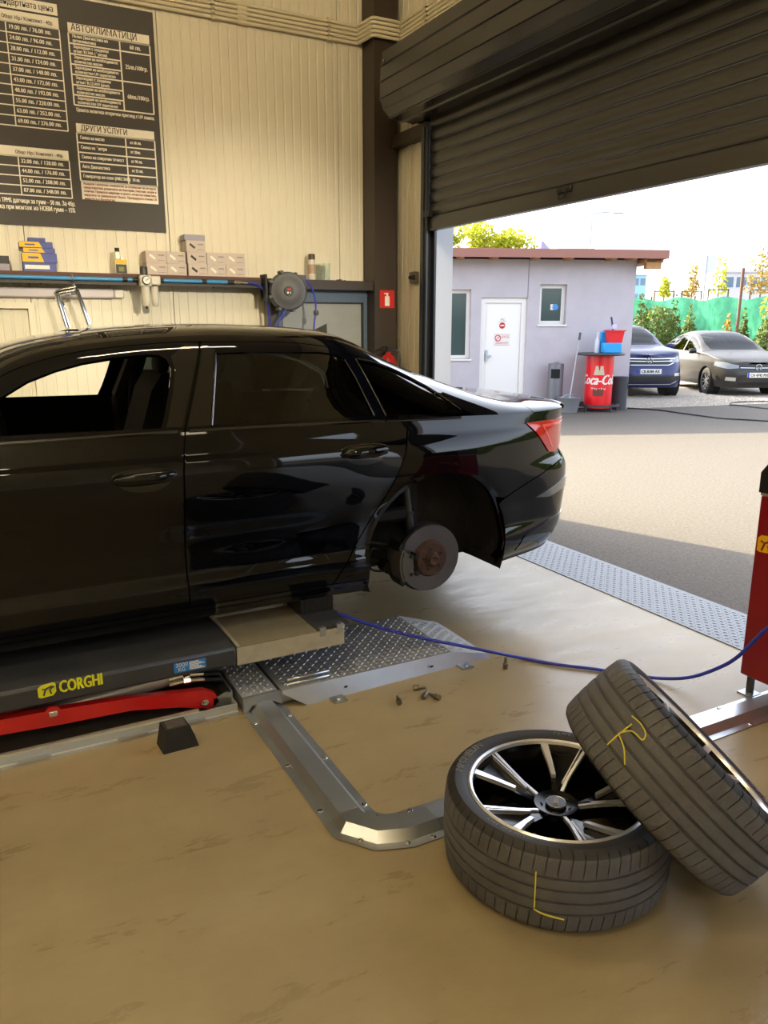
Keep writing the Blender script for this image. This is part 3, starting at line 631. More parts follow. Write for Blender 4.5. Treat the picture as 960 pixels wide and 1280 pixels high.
for u,lab in((401,'clear drinking glass standing next to the spray can'),(407,'clear drinking glass on the lintel, right one of two')):
    p=at(u,346,'y',YS+.12); h=at(u,328.5,'y',YS+.12).z-ZS
    tag(MB().lathe([(0,0),(.024,0),(.026,.01),(.024,.04),(.03,h*.7),(.029,h),(.027,h),(.028,h*.7),(.022,.04),(.022,.012),(0,.012)],n=20).build('drinking_glass',M_GLS,loc=(0,0,0)),lab,'glass','drinking glasses on the lintel').location=(p.x,YS+.12-(.03 if u==407 else -.03),ZS-.004)
p=at(428,347,'y',YS+.1); o=thing('small_fittings','small rusty metal fittings lying on the lintel','fittings',(p.x,YS+.1,ZS-.004))
for dx,r in((-.05,.012),(-.02,.016),(.02,.01)): MB().lathe([(r*.4,0),(r,0),(r,r*.9),(r*.4,r*.9)],(dx,0,0),n=6,closed=True).build('fitting',mat('rusty steel','5A4A40',.6,.6),o,local=True)
# motion sensor, sign, extinguisher
a=at(464,322,'y',YB-.03); o=thing('wall_sensor','white rounded sensor box on the wall beside the column','sensor',(a.x,YB,a.z))
MB().box(-.045,.045,-.045,0,-.085,.085,bev=.014).build('housing',M_WHITE,o,local=True); MB().box(-.02,.02,-.048,-.044,-.04,.01).build('lens',mat('milky lens','D6D0C2',.3),o,local=True)
a,b=at(475,385,'y',Y0-.004),at(493,363,'y',Y0-.004); M_SIGNR=mat('sign red','C2201F',.45)
o=thing('extinguisher_sign','red fire extinguisher pictogram sign on the brown column','sign',((a.x+b.x)/2,Y0,a.z)); w=(b.x-a.x)/2; h=b.z-a.z
MB().box(-w,w,-.004,0,0,h).build('plate',M_SIGNR,o,local=True)
MB().box(-w*.32,w*.32,-.0055,-.004,h*.12,h*.66,bev=.0).box(-w*.12,w*.12,-.0055,-.004,h*.66,h*.78).box(-w*.42,w*.14,-.0055,-.004,h*.78,h*.85).build('pictogram',M_WHITE,o,local=True)
p=at(488,430,'y',6.30); o=thing('fire_extinguisher','red fire extinguisher hanging low on the column behind the car','extinguisher',(p.x,6.34,p.z-.58)); 
MB().lathe([(0,0),(.07,0),(.08,.02),(.08,.40),(.06,.46),(.025,.49),(.025,.51)],n=20).build('cylinder',mat('extinguisher red','A8181A',.3,coat=.4),o,local=True)
MB().lathe([(.081,.18),(.081,.36)],n=20,a0=-1.6,a1=.6).build('label_band',M_WHITE,o,local=True)
MB().box(-.02,.02,-.02,.02,.50,.55).tube([(0,0,.545),(-.05,-.02,.56),(-.09,-.03,.545)],.008,6).tube([(0,0,.53),(-.05,-.02,.52),(-.085,-.03,.50)],.007,6).build('valve_handle',M_BLACK,o,local=True)
MB().tube(spline([(.02,0,.53),(.09,-.03,.50),(.10,-.05,.3),(.09,-.05,.12)]),.009,7).build('hose',M_BLACK,o,local=True)
MB().box(-.03,.03,.07,.11,.30,.36).build('wall_bracket',M_BLACK,o,local=True)
# hose reel
c0=at(361,364,'y',6.30); rr=(at(383,364,'y',6.30).x-at(338,364,'y',6.30).x)/2
hr=thing('hose_reel','dark grey round hose reel mounted beside the grey blue door','hose reel',(c0.x,6.30,c0.z)); M_REEL=mat('reel grey plastic','4B4C50',.5)
ax=(.22,1,0)
MB().lathe([(0,-.012),(rr*.22,-.012),(rr*.26,-.004),(rr*.62,-.004),(rr*.66,0),(rr*.90,.004),(rr*.98,.03),(rr,.05),(rr,.11),(rr*.96,.13),(rr*.5,.14),(0,.14)],(0,0,0),axis=ax,n=36).build('drum_case',M_REEL,hr,local=True)
for k in range(8):
    t=k*math.pi/4+.3; MB().cyl((rr*math.cos(t)*1.0,.015,rr*math.sin(t)*1.0),(rr*math.cos(t),.10,rr*math.sin(t)),.014,n=8).build('case_lug',M_REEL,hr,local=True)
MB().lathe([(0,-.016),(rr*.24,-.016),(rr*.24,-.01)],axis=ax,n=20).build('badge',M_BLACK,hr,local=True)
bd=MB()
for dx,dz,r,m in((-.014,-.012,.008,0),(.014,-.012,.008,0)): bd.cyl((dx,-.019,dz),(dx,-.012,dz),r,n=10,m=m)
bd.box(-.018,.018,-.019,-.012,.008,.022,1); bd.build('badge_print',[M_WHITE,M_SIGNR],hr,local=True)
MB().prism([(.05,rr*.86),(rr*1.05,rr*.84),(rr*1.12,rr*.45),(rr*.8,rr*.3)],'y',.03,.11).build('outlet_spout',M_REEL,hr,local=True)
MB().box(-rr*1.08,-rr*.98,.08,.22,-rr*.5,rr*.85).box(-rr*1.08,-rr*.4,.15,.20,-.06,.06).build('mount_bracket',M_BLACK,hr,local=True)
def lp(u,v): q=at(u,v,'y',6.33); return Vector(q)-Vector(hr.location)
MB().tube(spline([lp(381,350),lp(389,359),lp(394,375),lp(394.5,390),lp(393,402),lp(392,416),lp(391,430)]),.008,8).tube(spline([lp(358,386),lp(352,396),lp(346,406),lp(338,424),lp(330,460)]),.008,8).split('air_hose',M_BLUEHOSE,hr,local=True)
q=lp(395,391); MB().lathe([(0,-.025),(.018,-.02),(.025,0),(.018,.02),(0,.025)],q,n=14).build('hose_stop_ball',M_DGREY,hr,local=True)
# ------------------------------------------------------------------ panels cut from a car surface
def pip(p,poly):
    x,y=p; ins=False; n=len(poly); j=n-1
    for i in range(n):
        xi,yi=poly[i]; xj,yj=poly[j]
        if (yi>y)!=(yj>y) and x<(xj-xi)*(y-yi)/(yj-yi)+xi: ins=not ins
        j=i
    return ins
def dens(poly,res,closed=True):
    o=[]; n=len(poly)
    for i in range(n if closed else n-1):
        a,b=poly[i],poly[(i+1)%n]; k=max(1,int(math.hypot(b[0]-a[0],b[1]-a[1])/res))
        for j in range(k): o.append((a[0]+(b[0]-a[0])*j/k,a[1]+(b[1]-a[1])*j/k))
    if not closed: o.append(poly[-1])
    return o
class CP:
    def __init__(s): s.V=[];s.N=[];s.F=[]
    def region(s,fn,poly,res=.03,holes=(),thick=.016,off=0,sides=(1,),aspect=1.0,ctr_z=.6):
        P=dens(poly,res); H=[dens(h,res) for h in holes]
        loops=[P]+H; pts=[];edges=[]
        for L in loops:
            k=len(pts); pts+=L; edges+=[(k+i,k+(i+1)%len(L)) for i in range(len(L))]
        nb=len(pts); x0,x1=min(p[0] for p in P),max(p[0] for p in P); y0,y1=min(p[1] for p in P),max(p[1] for p in P)
        grid={}
        for p in pts: grid.setdefault((int(p[0]/res),int(p[1]/(res*aspect))),[]).append(p)
        nx,ny=int((x1-x0)/res)+1,int((y1-y0)/(res*aspect))+1
        for i in range(1,nx):
            for j in range(1,ny):
                q=(x0+(x1-x0)*i/nx,y0+(y1-y0)*j/ny); gi,gj=int(q[0]/res),int(q[1]/(res*aspect)); near=False
                for a in(-1,0,1):
                    for b in(-1,0,1):
                        for r in grid.get((gi+a,gj+b),()):
                            if ((r[0]-q[0])/res)**2+((r[1]-q[1])/(res*aspect))**2<.25: near=True
                if near or not pip(q,P) or any(pip(q,h) for h in H): continue
                pts.append(q)
        vo,eo,fo,ov,_,_=delaunay_2d_cdt([Vector(p) for p in pts],edges,[],0,1e-7)
        tri=[]
        for f in fo:
            c=(sum(vo[i].x for i in f)/3,sum(vo[i].y for i in f)/3)
            if pip(c,P) and not any(pip(c,h) for h in H): tri.append(f)
        e=2e-3; PP=[];NN=[]
        for v in vo:
            a,b=v.x,v.y; p=Vector(fn(a,b)); pa=Vector(fn(a+e,b))-Vector(fn(a-e,b)); pb=Vector(fn(a,b+e))-Vector(fn(a,b-e)); n=pa.cross(pb)
            if n.length<1e-12: n=Vector((0,0,1))
            n.normalize(); w=p-Vector((p.x*.82-.18,0,ctr_z))
            if n.dot(w)<0: n=-n
            PP.append(p+n*off); NN.append(n)
        bmap={}
        for i,l in enumerate(ov):
            for k in l: bmap[k]=i
        for sd in sides:
            T=lambda v:(v.x,-v.y*sd,v.z)
            k=len(s.V); s.V+=[T(p) for p in PP]; s.N+=[T(n) for n in NN]
            for f in tri:
                a,b,c=(PP[i] for i in f); fl=((b-a).cross(c-a).dot(NN[f[0]])<0)!=(sd<0)   # T mirrors y for sd>0
                fl=not fl
                s.F.append(tuple(k+i for i in (f if not fl else f[::-1])) if sd>0 else tuple(k+i for i in (f if not fl else f[::-1])))
            if thick:
                st=0
                for L in loops:
                    n=len(L); b0=len(s.V)
                    ctr=None
                    for i in range(n):
                        vi=bmap.get(st+i,st+i); p,nn=PP[vi],NN[vi]
                        vj=bmap.get(st+(i+1)%n,0); vh=bmap.get(st+i-1,0); tg=(PP[vj]-PP[vh]); 
                        on=tg.cross(nn); on=on.normalized() if on.length>1e-9 else nn
                        s.V+=[T(p),T(p-nn*thick)]; s.N+=[T(on),T(on)]
                    for i in range(n):
                        j=(i+1)%n; s.F.append((b0+2*i,b0+2*j,b0+2*j+1,b0+2*i+1))
                    st+=n
        return s
    def build(s,name,m,parent,label=None):
        me=bpy.data.meshes.new(name); me.from_pydata(s.V,[],s.F); me.materials.append(m)
        me.polygons.foreach_set('use_smooth',[True]*len(me.polygons)); me.validate()
        if len(me.vertices)==len(s.N): me.normals_split_custom_set_from_vertices(s.N)
        o=bpy.data.objects.new(name,me); COL.objects.link(o); o.parent=parent
        if label:o['label']=label
        return o
def arch(cx,cz,r,a0,a1,n=24): return [(cx+r*math.cos(R(a0+(a1-a0)*i/n)),cz+r*math.sin(R(a0+(a1-a0)*i/n))) for i in range(n+1)]
M_PAINT=mat('black car paint','030408',.03,0,coat=0,ior=1.42); M_GLBLK=mat('gloss black trim','060607',.08,0,coat=.6)
M_TINT=glass('dark tinted car glass','3C4444'); M_CLEAR=glass('clear car glass','C8D6D2'); M_INT=mat('black car interior','101012',.75); M_SEAT=mat('dark seat fabric','18181B',.8)
M_TRIM=mat('dark chrome trim','5E6064',.16,1); M_TAIL=mat('red tail lamp','B00814',.1,coat=.3)
S=CarSurf(); CARX,CARY,CARZ=2.0,4.11,.24
car=thing('black_sedan','glossy black sedan raised on the lift with its rear wheel off','car',(CARX,CARY,CARZ))
low=S.low; upz=S.upz; up=S.up; belt=S.belt
GUT=[(-2.36,.97),(-2.2,1.045),(-2.0,1.155),(-1.83,1.245),(-1.6,1.302),(-1.4,1.323),(-1.175,1.336),(-.8,1.334),(-.5,1.308),(-.35,1.262),(-.115,1.200),(.068,1.108),(.15,1.03),(.205,.975),(.24,.9605)]
gz=pchip(GUT)
def gut(x0,x1,n): return [(x0+(x1-x0)*i/n,gz(x0+(x1-x0)*i/n)) for i in range(n+1)]
AR=arch(.012,.285,.428,200,-15.5,30)          # rear arch, front foot to rear foot
AFT=[(-.168,.966),(-.176,.93),(-.186,.88),(-.207,.808),(-.25,.715),(-.293,.637),(-.371,.524),(-.44,.42),(-.50,.326),(-.553,.25),(-.582,.2)]
BS=[(-1.236,.975),(-1.25,.90),(-1.262,.811),(-1.268,.6),(-1.270,.383),(-1.266,.2)]
def beltline(x0,x1,n): return [(x0+(x1-x0)*i/n,belt(x0+(x1-x0)*i/n)) for i in range(n+1)]
FW=[(-2.12,1.0),(-1.96,1.108),(-1.81,1.193),(-1.704,1.231),(-1.599,1.257),(-1.47,1.276),(-1.338,1.285),(-1.287,1.281),(-1.262,1.262),(-1.252,1.225),(-1.278,1.133),(-1.308,1.049),(-1.333,.992)]
RW=[(-1.118,.993),(-1.046,1.287),(-.841,1.289),(-.55,1.283),(-.445,1.270),(-.415,1.24),(-.388,1.16),(-.345,.99)]
QG=[(-.283,.988),(-.345,1.238),(-.121,1.180),(.055,1.094),(.13,1.02),(.165,.985),(.14,.978)]
def car_panels(sd,near):
    g=.0035
    # rear door
    d=CP(); d.region(low,[(x+g,z) for x,z in BS]+[(x-g,z) for x,z in AFT[::-1]]+beltline(-.172,-1.232,30),.025,sides=(sd,))
    fr=[(-1.232,.984)]+[(-1.098,1.328)]+[(x,z-g) for x,z in gut(-1.09,-.352,16)]+[(-.345,1.245),(-.287,.985)]+[(x,z) for x,z in beltline(-.29,-1.22,20)]
    d.region(upz,fr,.03,holes=[RW],sides=(sd,)); rd=d.build('rear_door',M_PAINT,car)
    # front door
    d=CP(); d.region(low,[(-2.30,.2),(-2.30,.9),(-2.28,.965)]+beltline(-2.27,-1.243,36)+[(x-g,z) for x,z in BS],.03,sides=(sd,))
    fr=[(-2.27,.975)]+[(x,z-g) for x,z in gut(-2.27,-1.11,26)]+[(-1.106,1.328),(-1.240,.984)]+beltline(-1.26,-2.25,22)
    d.region(upz,fr,.03,holes=[FW],sides=(sd,)); fd=d.build('front_door',M_PAINT,car)
    # glass
    CP().region(upz,RW,.05,thick=0,off=-.006,sides=(sd,)).build('window',M_TINT,rd)
    qg=CP().region(upz,QG,.05,thick=0,off=-.004,sides=(sd,)).build('quarter_window',M_TINT,car)
    # pillar trims
    bt=CP(); bt.region(upz,[(-1.247,.99),(-1.19,1.13),(-1.112,1.322),(-1.17,1.322),(-1.243,1.275),(-1.236,1.22),(-1.262,1.13),(-1.29,1.05),(-1.312,.992)],.04,thick=.004,off=.003,sides=(sd,)); bt.build('pillar_trim',M_GLBLK,fd)
    bt=CP(); bt.region(upz,[(-1.225,.99),(-1.17,1.13),(-1.095,1.322),(-1.04,1.30),(-1.056,1.285),(-1.128,.99)],.04,thick=.004,off=.003,sides=(sd,)); bt.build('pillar_trim',M_GLBLK,rd)
    def strip(pts,fn,name,par,r=.005,m=M_TRIM,off=.004):
        P=[]
        for a,b in dens(pts,.05,False):
            p=Vector(fn(a,b)); P.append((p.x,-(p.y+off)*sd,p.z))
        MB().tube(P,r,6).build(name,m,par,local=True)
    strip([(-1.122,.993),(-1.048,1.285)],upz,'chrome_strip',rd); strip([(-.345,.992),(-.392,1.17),(-.42,1.245)],upz,'chrome_strip',rd,.004)
    strip([(-.283,.988),(-.349,1.246)],upz,'chrome_strip',car,.0045)
    strip([(-.349,1.250),(-.22,1.225),(-.115,1.188),(-.02,1.148),(.068,1.098),(.13,1.038),(.168,.992),(.15,.977)],upz,'chrome_strip',car,.005)
    strip([(x,z-.006) for x,z in beltline(-2.2,-1.27,16)],low,'belt_trim',fd,.007); strip([(x,z-.006) for x,z in beltline(-1.22,-.30,16)],low,'belt_trim',rd,.007); strip([(x,z-.006) for x,z in beltline(-.29,.14,8)],low,'belt_trim',car,.007)
    # quarter panel, shoulders to the tail lamp, arch lip
    q=CP(); lo=[(-.575,.2),(-.398,.2)]+[p for p in AR if p[1]>.2]
    AR2=[p for p in AR]; cut=[p for p in AR if not(p[0]>.2 and p[1]<.516)]
    poly=[(x+g,z) for x,z in AFT]+[(-.40,.2)]+[p for p in cut if p[1]>.2]+[(.434,.516),(.52,.545),(.66,.592),(.809,.636),(.92,.655),(1.02,.662),(1.02,.9405)]+beltline(1.0,-.16,50)
    q.region(low,poly,.025,sides=(sd,)); q.build('quarter_panel',M_PAINT,car)
    lip=MB(); L=[]
    for a in AR:
        p=low(*a); L.append((p[0],-(p[1])*sd,p[2]))
    n=len(L); V=[];F=[]
    for i,(x,y,z) in enumerate(L):
        k=Vector((x-.012,0,z-.285)).normalized(); V+=[(x,y,z),(x-k.x*.018,y-.0*sd,z-k.z*.018),(x-k.x*.02,y+.03*sd,z-k.z*.02),(x-k.x*.004,y+.06*sd,z-k.z*.004)]
    for i in range(n-1):
        for j in range(3): F.append((4*i+j,4*i+4+j,4*i+5+j,4*i+1+j))
    lip.add(V,F).build('arch_lip',M_PAINT,car,local=True)
    # sill
    CP().region(low,[(-2.50,.125),(-2.50,.195),(-.40,.195),(-.385,.125)],.04,sides=(sd,),thick=.05).build('sill',M_GLBLK,car)
    # rear bumper half and lamp
    b=CP(); ue=S.uend
    b.region(low,[p for p in AR if p[0]>.3 and p[1]<.51][::1]+[(.42,.135),(.9,.14),(ue,.15),(ue,.655),(1.02,.655),(.92,.648),(.809,.629),(.66,.585),(.52,.538),(.44,.510)],.03,sides=(sd,)); bp=b.build('rear_bumper',M_PAINT,car)
    CP().region(low,[(.70,.478),(.82,.515),(.945,.548),(1.25,.548),(1.25,.50),(.95,.485),(.82,.465)],.03,off=.004,thick=.006,sides=(sd,)).build('bumper_insert',mat('bumper blade','8A8F96',.12,1),bp)
    CP().region(low,[(.55,.20),(.60,.27),(.85,.33),(1.4,.34),(1.4,.27),(.9,.25)],.03,off=.004,thick=.006,sides=(sd,)).build('diffuser_blade',M_GLBLK,bp)
    tl=CP().region(low,[(.588,.897),(.72,.898),(.95,.893),(1.30,.888),(1.30,.80),(1.02,.74),(.90,.708),(.815,.720),(.735,.785),(.668,.84)],.03,off=.007,thick=.012,sides=(sd,)).build('tail_lamp',M_TAIL,car)
    CP().region(low,[(.72,.878),(.95,.875),(1.2,.872),(1.2,.862),(.95,.862),(.75,.862),(.86,.745),(.845,.745)],.03,off=.009,thick=.004,sides=(sd,)).build('light_guide',mat('bright red lens','E2404A',.1,coat=1),tl)
    # handles
    for par,x0,x1,z in((fd,-1.555,-1.29,.80),(rd,-.545,-.29,.83)):
        P=low((x0+x1)/2,z); y=P[1]; w=(x1-x0)/2; xm=(x0+x1)/2
        h=MB(); N=14; V=[];F=[]
        for i in range(N+1):
            t=-1+2*i/N; e=max(0,1-abs(t)**3.2)**.5; bow=.022*(1-t*t)**.6+.004
            for k in range(10):
                a=2*math.pi*k/10; V.append((xm+t*w,-(y+bow+.012*e*math.cos(a))*sd,z+.026*e*math.sin(a)+.004*t))
        for i in range(N):
            for k in range(10): F.append((i*10+k,i*10+(k+1)%10,(i+1)*10+(k+1)%10,(i+1)*10+k))
        h.add(V,F); h.build('handle',M_PAINT,par,local=True,angle=80)
        CP().region(low,[(xm+ w*.82*math.cos(R(a)),z-.010+.050*math.sin(R(a))) for a in range(0,360,20)],.02,off=.0012,thick=.001,sides=(sd,)).build('handle_recess',M_GLBLK,par)
        ring=[(xm+w*.98*math.copysign(abs(math.cos(R(a)))**.7,math.cos(R(a))),z+.003+.032*math.copysign(abs(math.sin(R(a)))**.7,math.sin(R(a)))) for a in range(10,175,8)]
        strip(ring,low,'handle_chrome',par,.003,M_TRIM,.006)
    # front half, beyond the frame
    fa=[p for p in arch(-2.924,.30,.425,-20,200,24)]
    f=CP(); f.region(low,[(-2.308,.2),(-2.51,.2)]+[p for p in fa if p[1]>.2]+[(-3.36,.2),(-3.5,.45),(-3.5,S.belt(-3.5))]+beltline(-3.48,-2.29,24),.05,sides=(sd,)); f.build('front_fender',M_PAINT,car)
    uf=S.ufront
    f=CP(); f.region(low,[(-3.505,S.belt(-3.5)),(-3.505,.45),(-3.37,.2),(uf,.17),(uf,.73),(-3.9,.745)],.06,sides=(sd,)); f.build('front_bumper',M_PAINT,car)
    CP().region(low,[(-3.55,.66),(-3.55,.74),(-4.0,.68),(-4.0,.60)],.05,off=.006,thick=.01,sides=(sd,)).build('headlamp',mat('headlamp lens','C9D2DA',.08,coat=1),car)
    # mirror
    P=low(-2.13,1.0); y=P[1]
    m=MB().lathe([(0,-.10),(.05,-.09),(.075,-.03),(.08,.04),(.07,.09),(0,.10)],(0,0,0),axis=(0,1,0),n=16); m.xf(Matrix.Translation((-2.10,-(y+.13)*sd,1.03))@Matrix.Diagonal((.8,1,.85,1))); m.box(-2.16,-2.09,-(y+.07)*sd,-(y-.02)*sd,.975,1.0); m.build('door_mirror',M_PAINT,fd,local=True)
    # inner shell of the cabin
    CP().region(lambda u,z:S.low(u,z,-.05),[(-2.4,.2),(-2.4,.955)]+beltline(-2.38,-.30,20)+[(-.45,.7),(-.5,.2)],.12,thick=0,sides=(sd,)).build('door_lining',M_INT,car)
    P=low(-1.8,.8); MB().tube([(-2.1,-(P[1]-.06)*sd,.86),(-1.8,-(P[1]-.06)*sd,.885),(-1.5,-(P[1]-.06)*sd,.90)],.008,6).build('lining_trim',M_TRIM,car,local=True)
    ar=MB().box(-1.95,-1.35,-(P[1]-.055)*sd,-(P[1]-.13)*sd,.72,.78,bev=.02).build('arm_rest',M_INT,car,local=True)
    # inner pillars so the glasshouse reads from inside
    for nm,a,b,r in(('inner_b_pillar',(-1.20,.95),(-1.10,1.33),.055),):
        p0,p1=upz(a[0],max(a[1],belt(a[0])+.001)),upz(*b); MB().cyl((p0[0],-(p0[1]-.12)*sd,p0[2]-.3),(p0[0],-(p0[1]-.11)*sd,p0[2]),.07,n=8).cyl((p0[0],-(p0[1]-.11)*sd,p0[2]),(p1[0],-(p1[1]-.09)*sd,p1[2]-.01),.07,.05,n=8).build(nm,M_INT,car,local=True)
    # arch liner with the black inner wall
    for cx,cz in((.012,.285),(-2.924,.30)):
        V=[];F=[];N=22
        for i in range(N+1):
            a=R(-22+224*i/N); 
            for yy,rr in((.905,.424),(.86,.445),(.62,.445),(.55,.42)): V.append((cx+rr*math.cos(a),-yy*sd,cz+rr*math.sin(a)))
        for i in range(N):
            for j in range(3): F.append((4*i+j,4*i+4+j,4*i+5+j,4*i+1+j))
        m=MB().add(V,F); m.add([V[4*i+3] for i in range(N+1)],[tuple(range(N+1))]); m.build('arch_liner',mat('arch liner felt','141210',.9,0,var=.5,scale=9,bump=.5,bscale=40),car,local=True)
car_panels(1,True); car_panels(-1,False)
both=(1,-1)
def tg(x): return S.t_of_z(x,gz(x)) if x<.235 else 0.0
roof=[(x,tg(x)) for x in [-2.45+ (2.45+.24)*i/60 for i in range(61)] if x>-2.36]
roof=[(-2.5,.0),(-2.38,0.0)]+roof+[(.30,0),(.64,0),(.64,.999),(.61,.999),(.61,.66),(.3,.60),(-.1,.52),(-.20,.56),(-.27,.8),(-.28,.999),(-1.52,.999),(-1.54,.8),(-1.60,.58),(-1.75,.52),(-2.1,.50),(-2.40,.60),(-2.42,.999),(-2.5,.999)]
CP().region(up,roof,.035,sides=both,thick=.01).build('roof_panel',M_PAINT,car)
CP().region(up,[(-.28,.999),(-.27,.8),(-.20,.56),(-.1,.52),(.3,.60),(.61,.66),(.61,.999)],.06,sides=both,thick=0,off=-.005).build('rear_window',M_TINT,car)
CP().region(up,[(-1.52,.999),(-1.54,.8),(-1.60,.58),(-1.75,.52),(-2.1,.50),(-2.40,.60),(-2.42,.999)],.06,sides=both,thick=0,off=-.005).build('windscreen',M_CLEAR,car)
CP().region(up,[(.645,0),(.75,0),(.85,0),(.95,0),(1.04,0),(1.08,0),(1.094,.0),(1.094,.999),(.645,.999)],.035,sides=both,thick=.012).build('boot_lid',M_PAINT,car)
CP().region(low,[(1.025,.665),(1.025,.9405),(1.4,.939),(S.uend,.938),(S.uend,.665)],.04,sides=both).build('boot_face',M_PAINT,car)
CP().region(up,[(-3.74,0),(-2.505,0),(-2.505,.999),(-3.74,.999)],.06,sides=both).build('bonnet',M_PAINT,car)
lp=[]
for i in range(25):
    t=-1+2*i/24; u=S.uend-(1-abs(t))*0-abs(t)*.62 if False else S.uend-abs(t)*.70; p=low(u,.935); lp.append((p[0]-.01,-math.copysign(p[1],t) if t else 0,.962-.012*abs(t)))
MB().tube(lp,.016,8).build('boot_lip',M_PAINT,car,local=True)
# fin aerial
p=up(-.28,.999); fx=at(402,406,'y',CARY).x-CARX; fz=S.top(fx-.05)
MB().add([(fx-.16,0,fz-.02),(fx-.15,-.03,fz-.02),(fx+.02,-.03,fz-.03),(fx+.03,0,fz-.03),(fx+.02,.03,fz-.03),(fx-.15,.03,fz-.02),(fx+.03,-.004,fz+.055),(fx+.03,.004,fz+.055),(fx-.03,0,fz+.028)],[(0,1,8),(1,2,6,8),(2,3,6),(3,7,6),(3,4,7),(4,5,8,7),(5,0,8),(6,7,8)]).build('roof_fin',M_BLACK,car,local=True,angle=60)
# cabin
MB().box(-2.45,-.44,-.80,.80,.17,.21).box(-3.6,.95,-.50,.50,.18,.21).build('floor_pan',M_BLACKM,car,local=True)
MB().box(-.05,.62,-.66,.66,.90,.93).box(.0,.05,-.62,.62,.3,.95).build('parcel_shelf',M_INT,car,local=True)
MB().box(-2.45,-2.05,-.72,.72,.55,.97,bev=.08).build('dashboard',M_INT,car,local=True)
MB().tube([(-1.93+.05*math.cos(a)*.6,-.38+.17*math.cos(a),.88+.17*math.sin(a)) for a in [i*math.pi/12 for i in range(24)]],.015,8,closed=True).cyl((-1.93,-.38,.88),(-2.1,-.38,.82),.04,n=10).build('steering_wheel',M_INT,car,local=True)
def seat(cx,cy,w=.26):
    MB().box(cx-.45,cx+.08,cy-w,cy+w,.45,.60,bev=.05).build('seat_cushion',M_SEAT,car,local=True)
    MB().prism([(cx-.02,.56),(cx+.10,.56),(cx+.30,1.08),(cx+.27,1.15),(cx+.20,1.15),(cx+.14,1.06)],'y',cy-w*.92,cy+w*.92).build('seat_back',M_SEAT,car,local=True)
    m=MB().lathe([(0,-.125),(.05,-.115),(.075,-.06),(.08,0),(.075,.06),(.05,.115),(0,.125)],(0,0,0),axis=(0,1,0),n=16); m.xf(Matrix.Translation((cx+.26,cy,1.22))@Matrix.Rotation(.3,4,'Y')@Matrix.Diagonal((.6,1,1.15,1))); m.build('headrest',M_SEAT,car,local=True,angle=80)
seat(-1.30,.37); seat(-1.22,-.37)
MB().box(-.65,-.15,-.62,.62,.45,.60,bev=.05).prism([(-.2,.55),(-.05,.55),(.08,1.0),(-.02,1.02)],'y',-.60,.60).build('rear_bench',M_SEAT,car,local=True)
MB().box(-2.2,-1.15,-.1,.1,.4,.68,bev=.04).build('centre_console',M_INT,car,local=True)
MB().tube([(-1.13,.66,1.25),(-1.16,.65,1.1),(-1.2,.63,.8)],.02,6).build('seat_belt',M_BLACK,car,local=True)
# number plate on the boot
MB().box(1.075,1.09,-.26,.26,.72,.83).build('number_plate',M_WHITE,car,local=True)
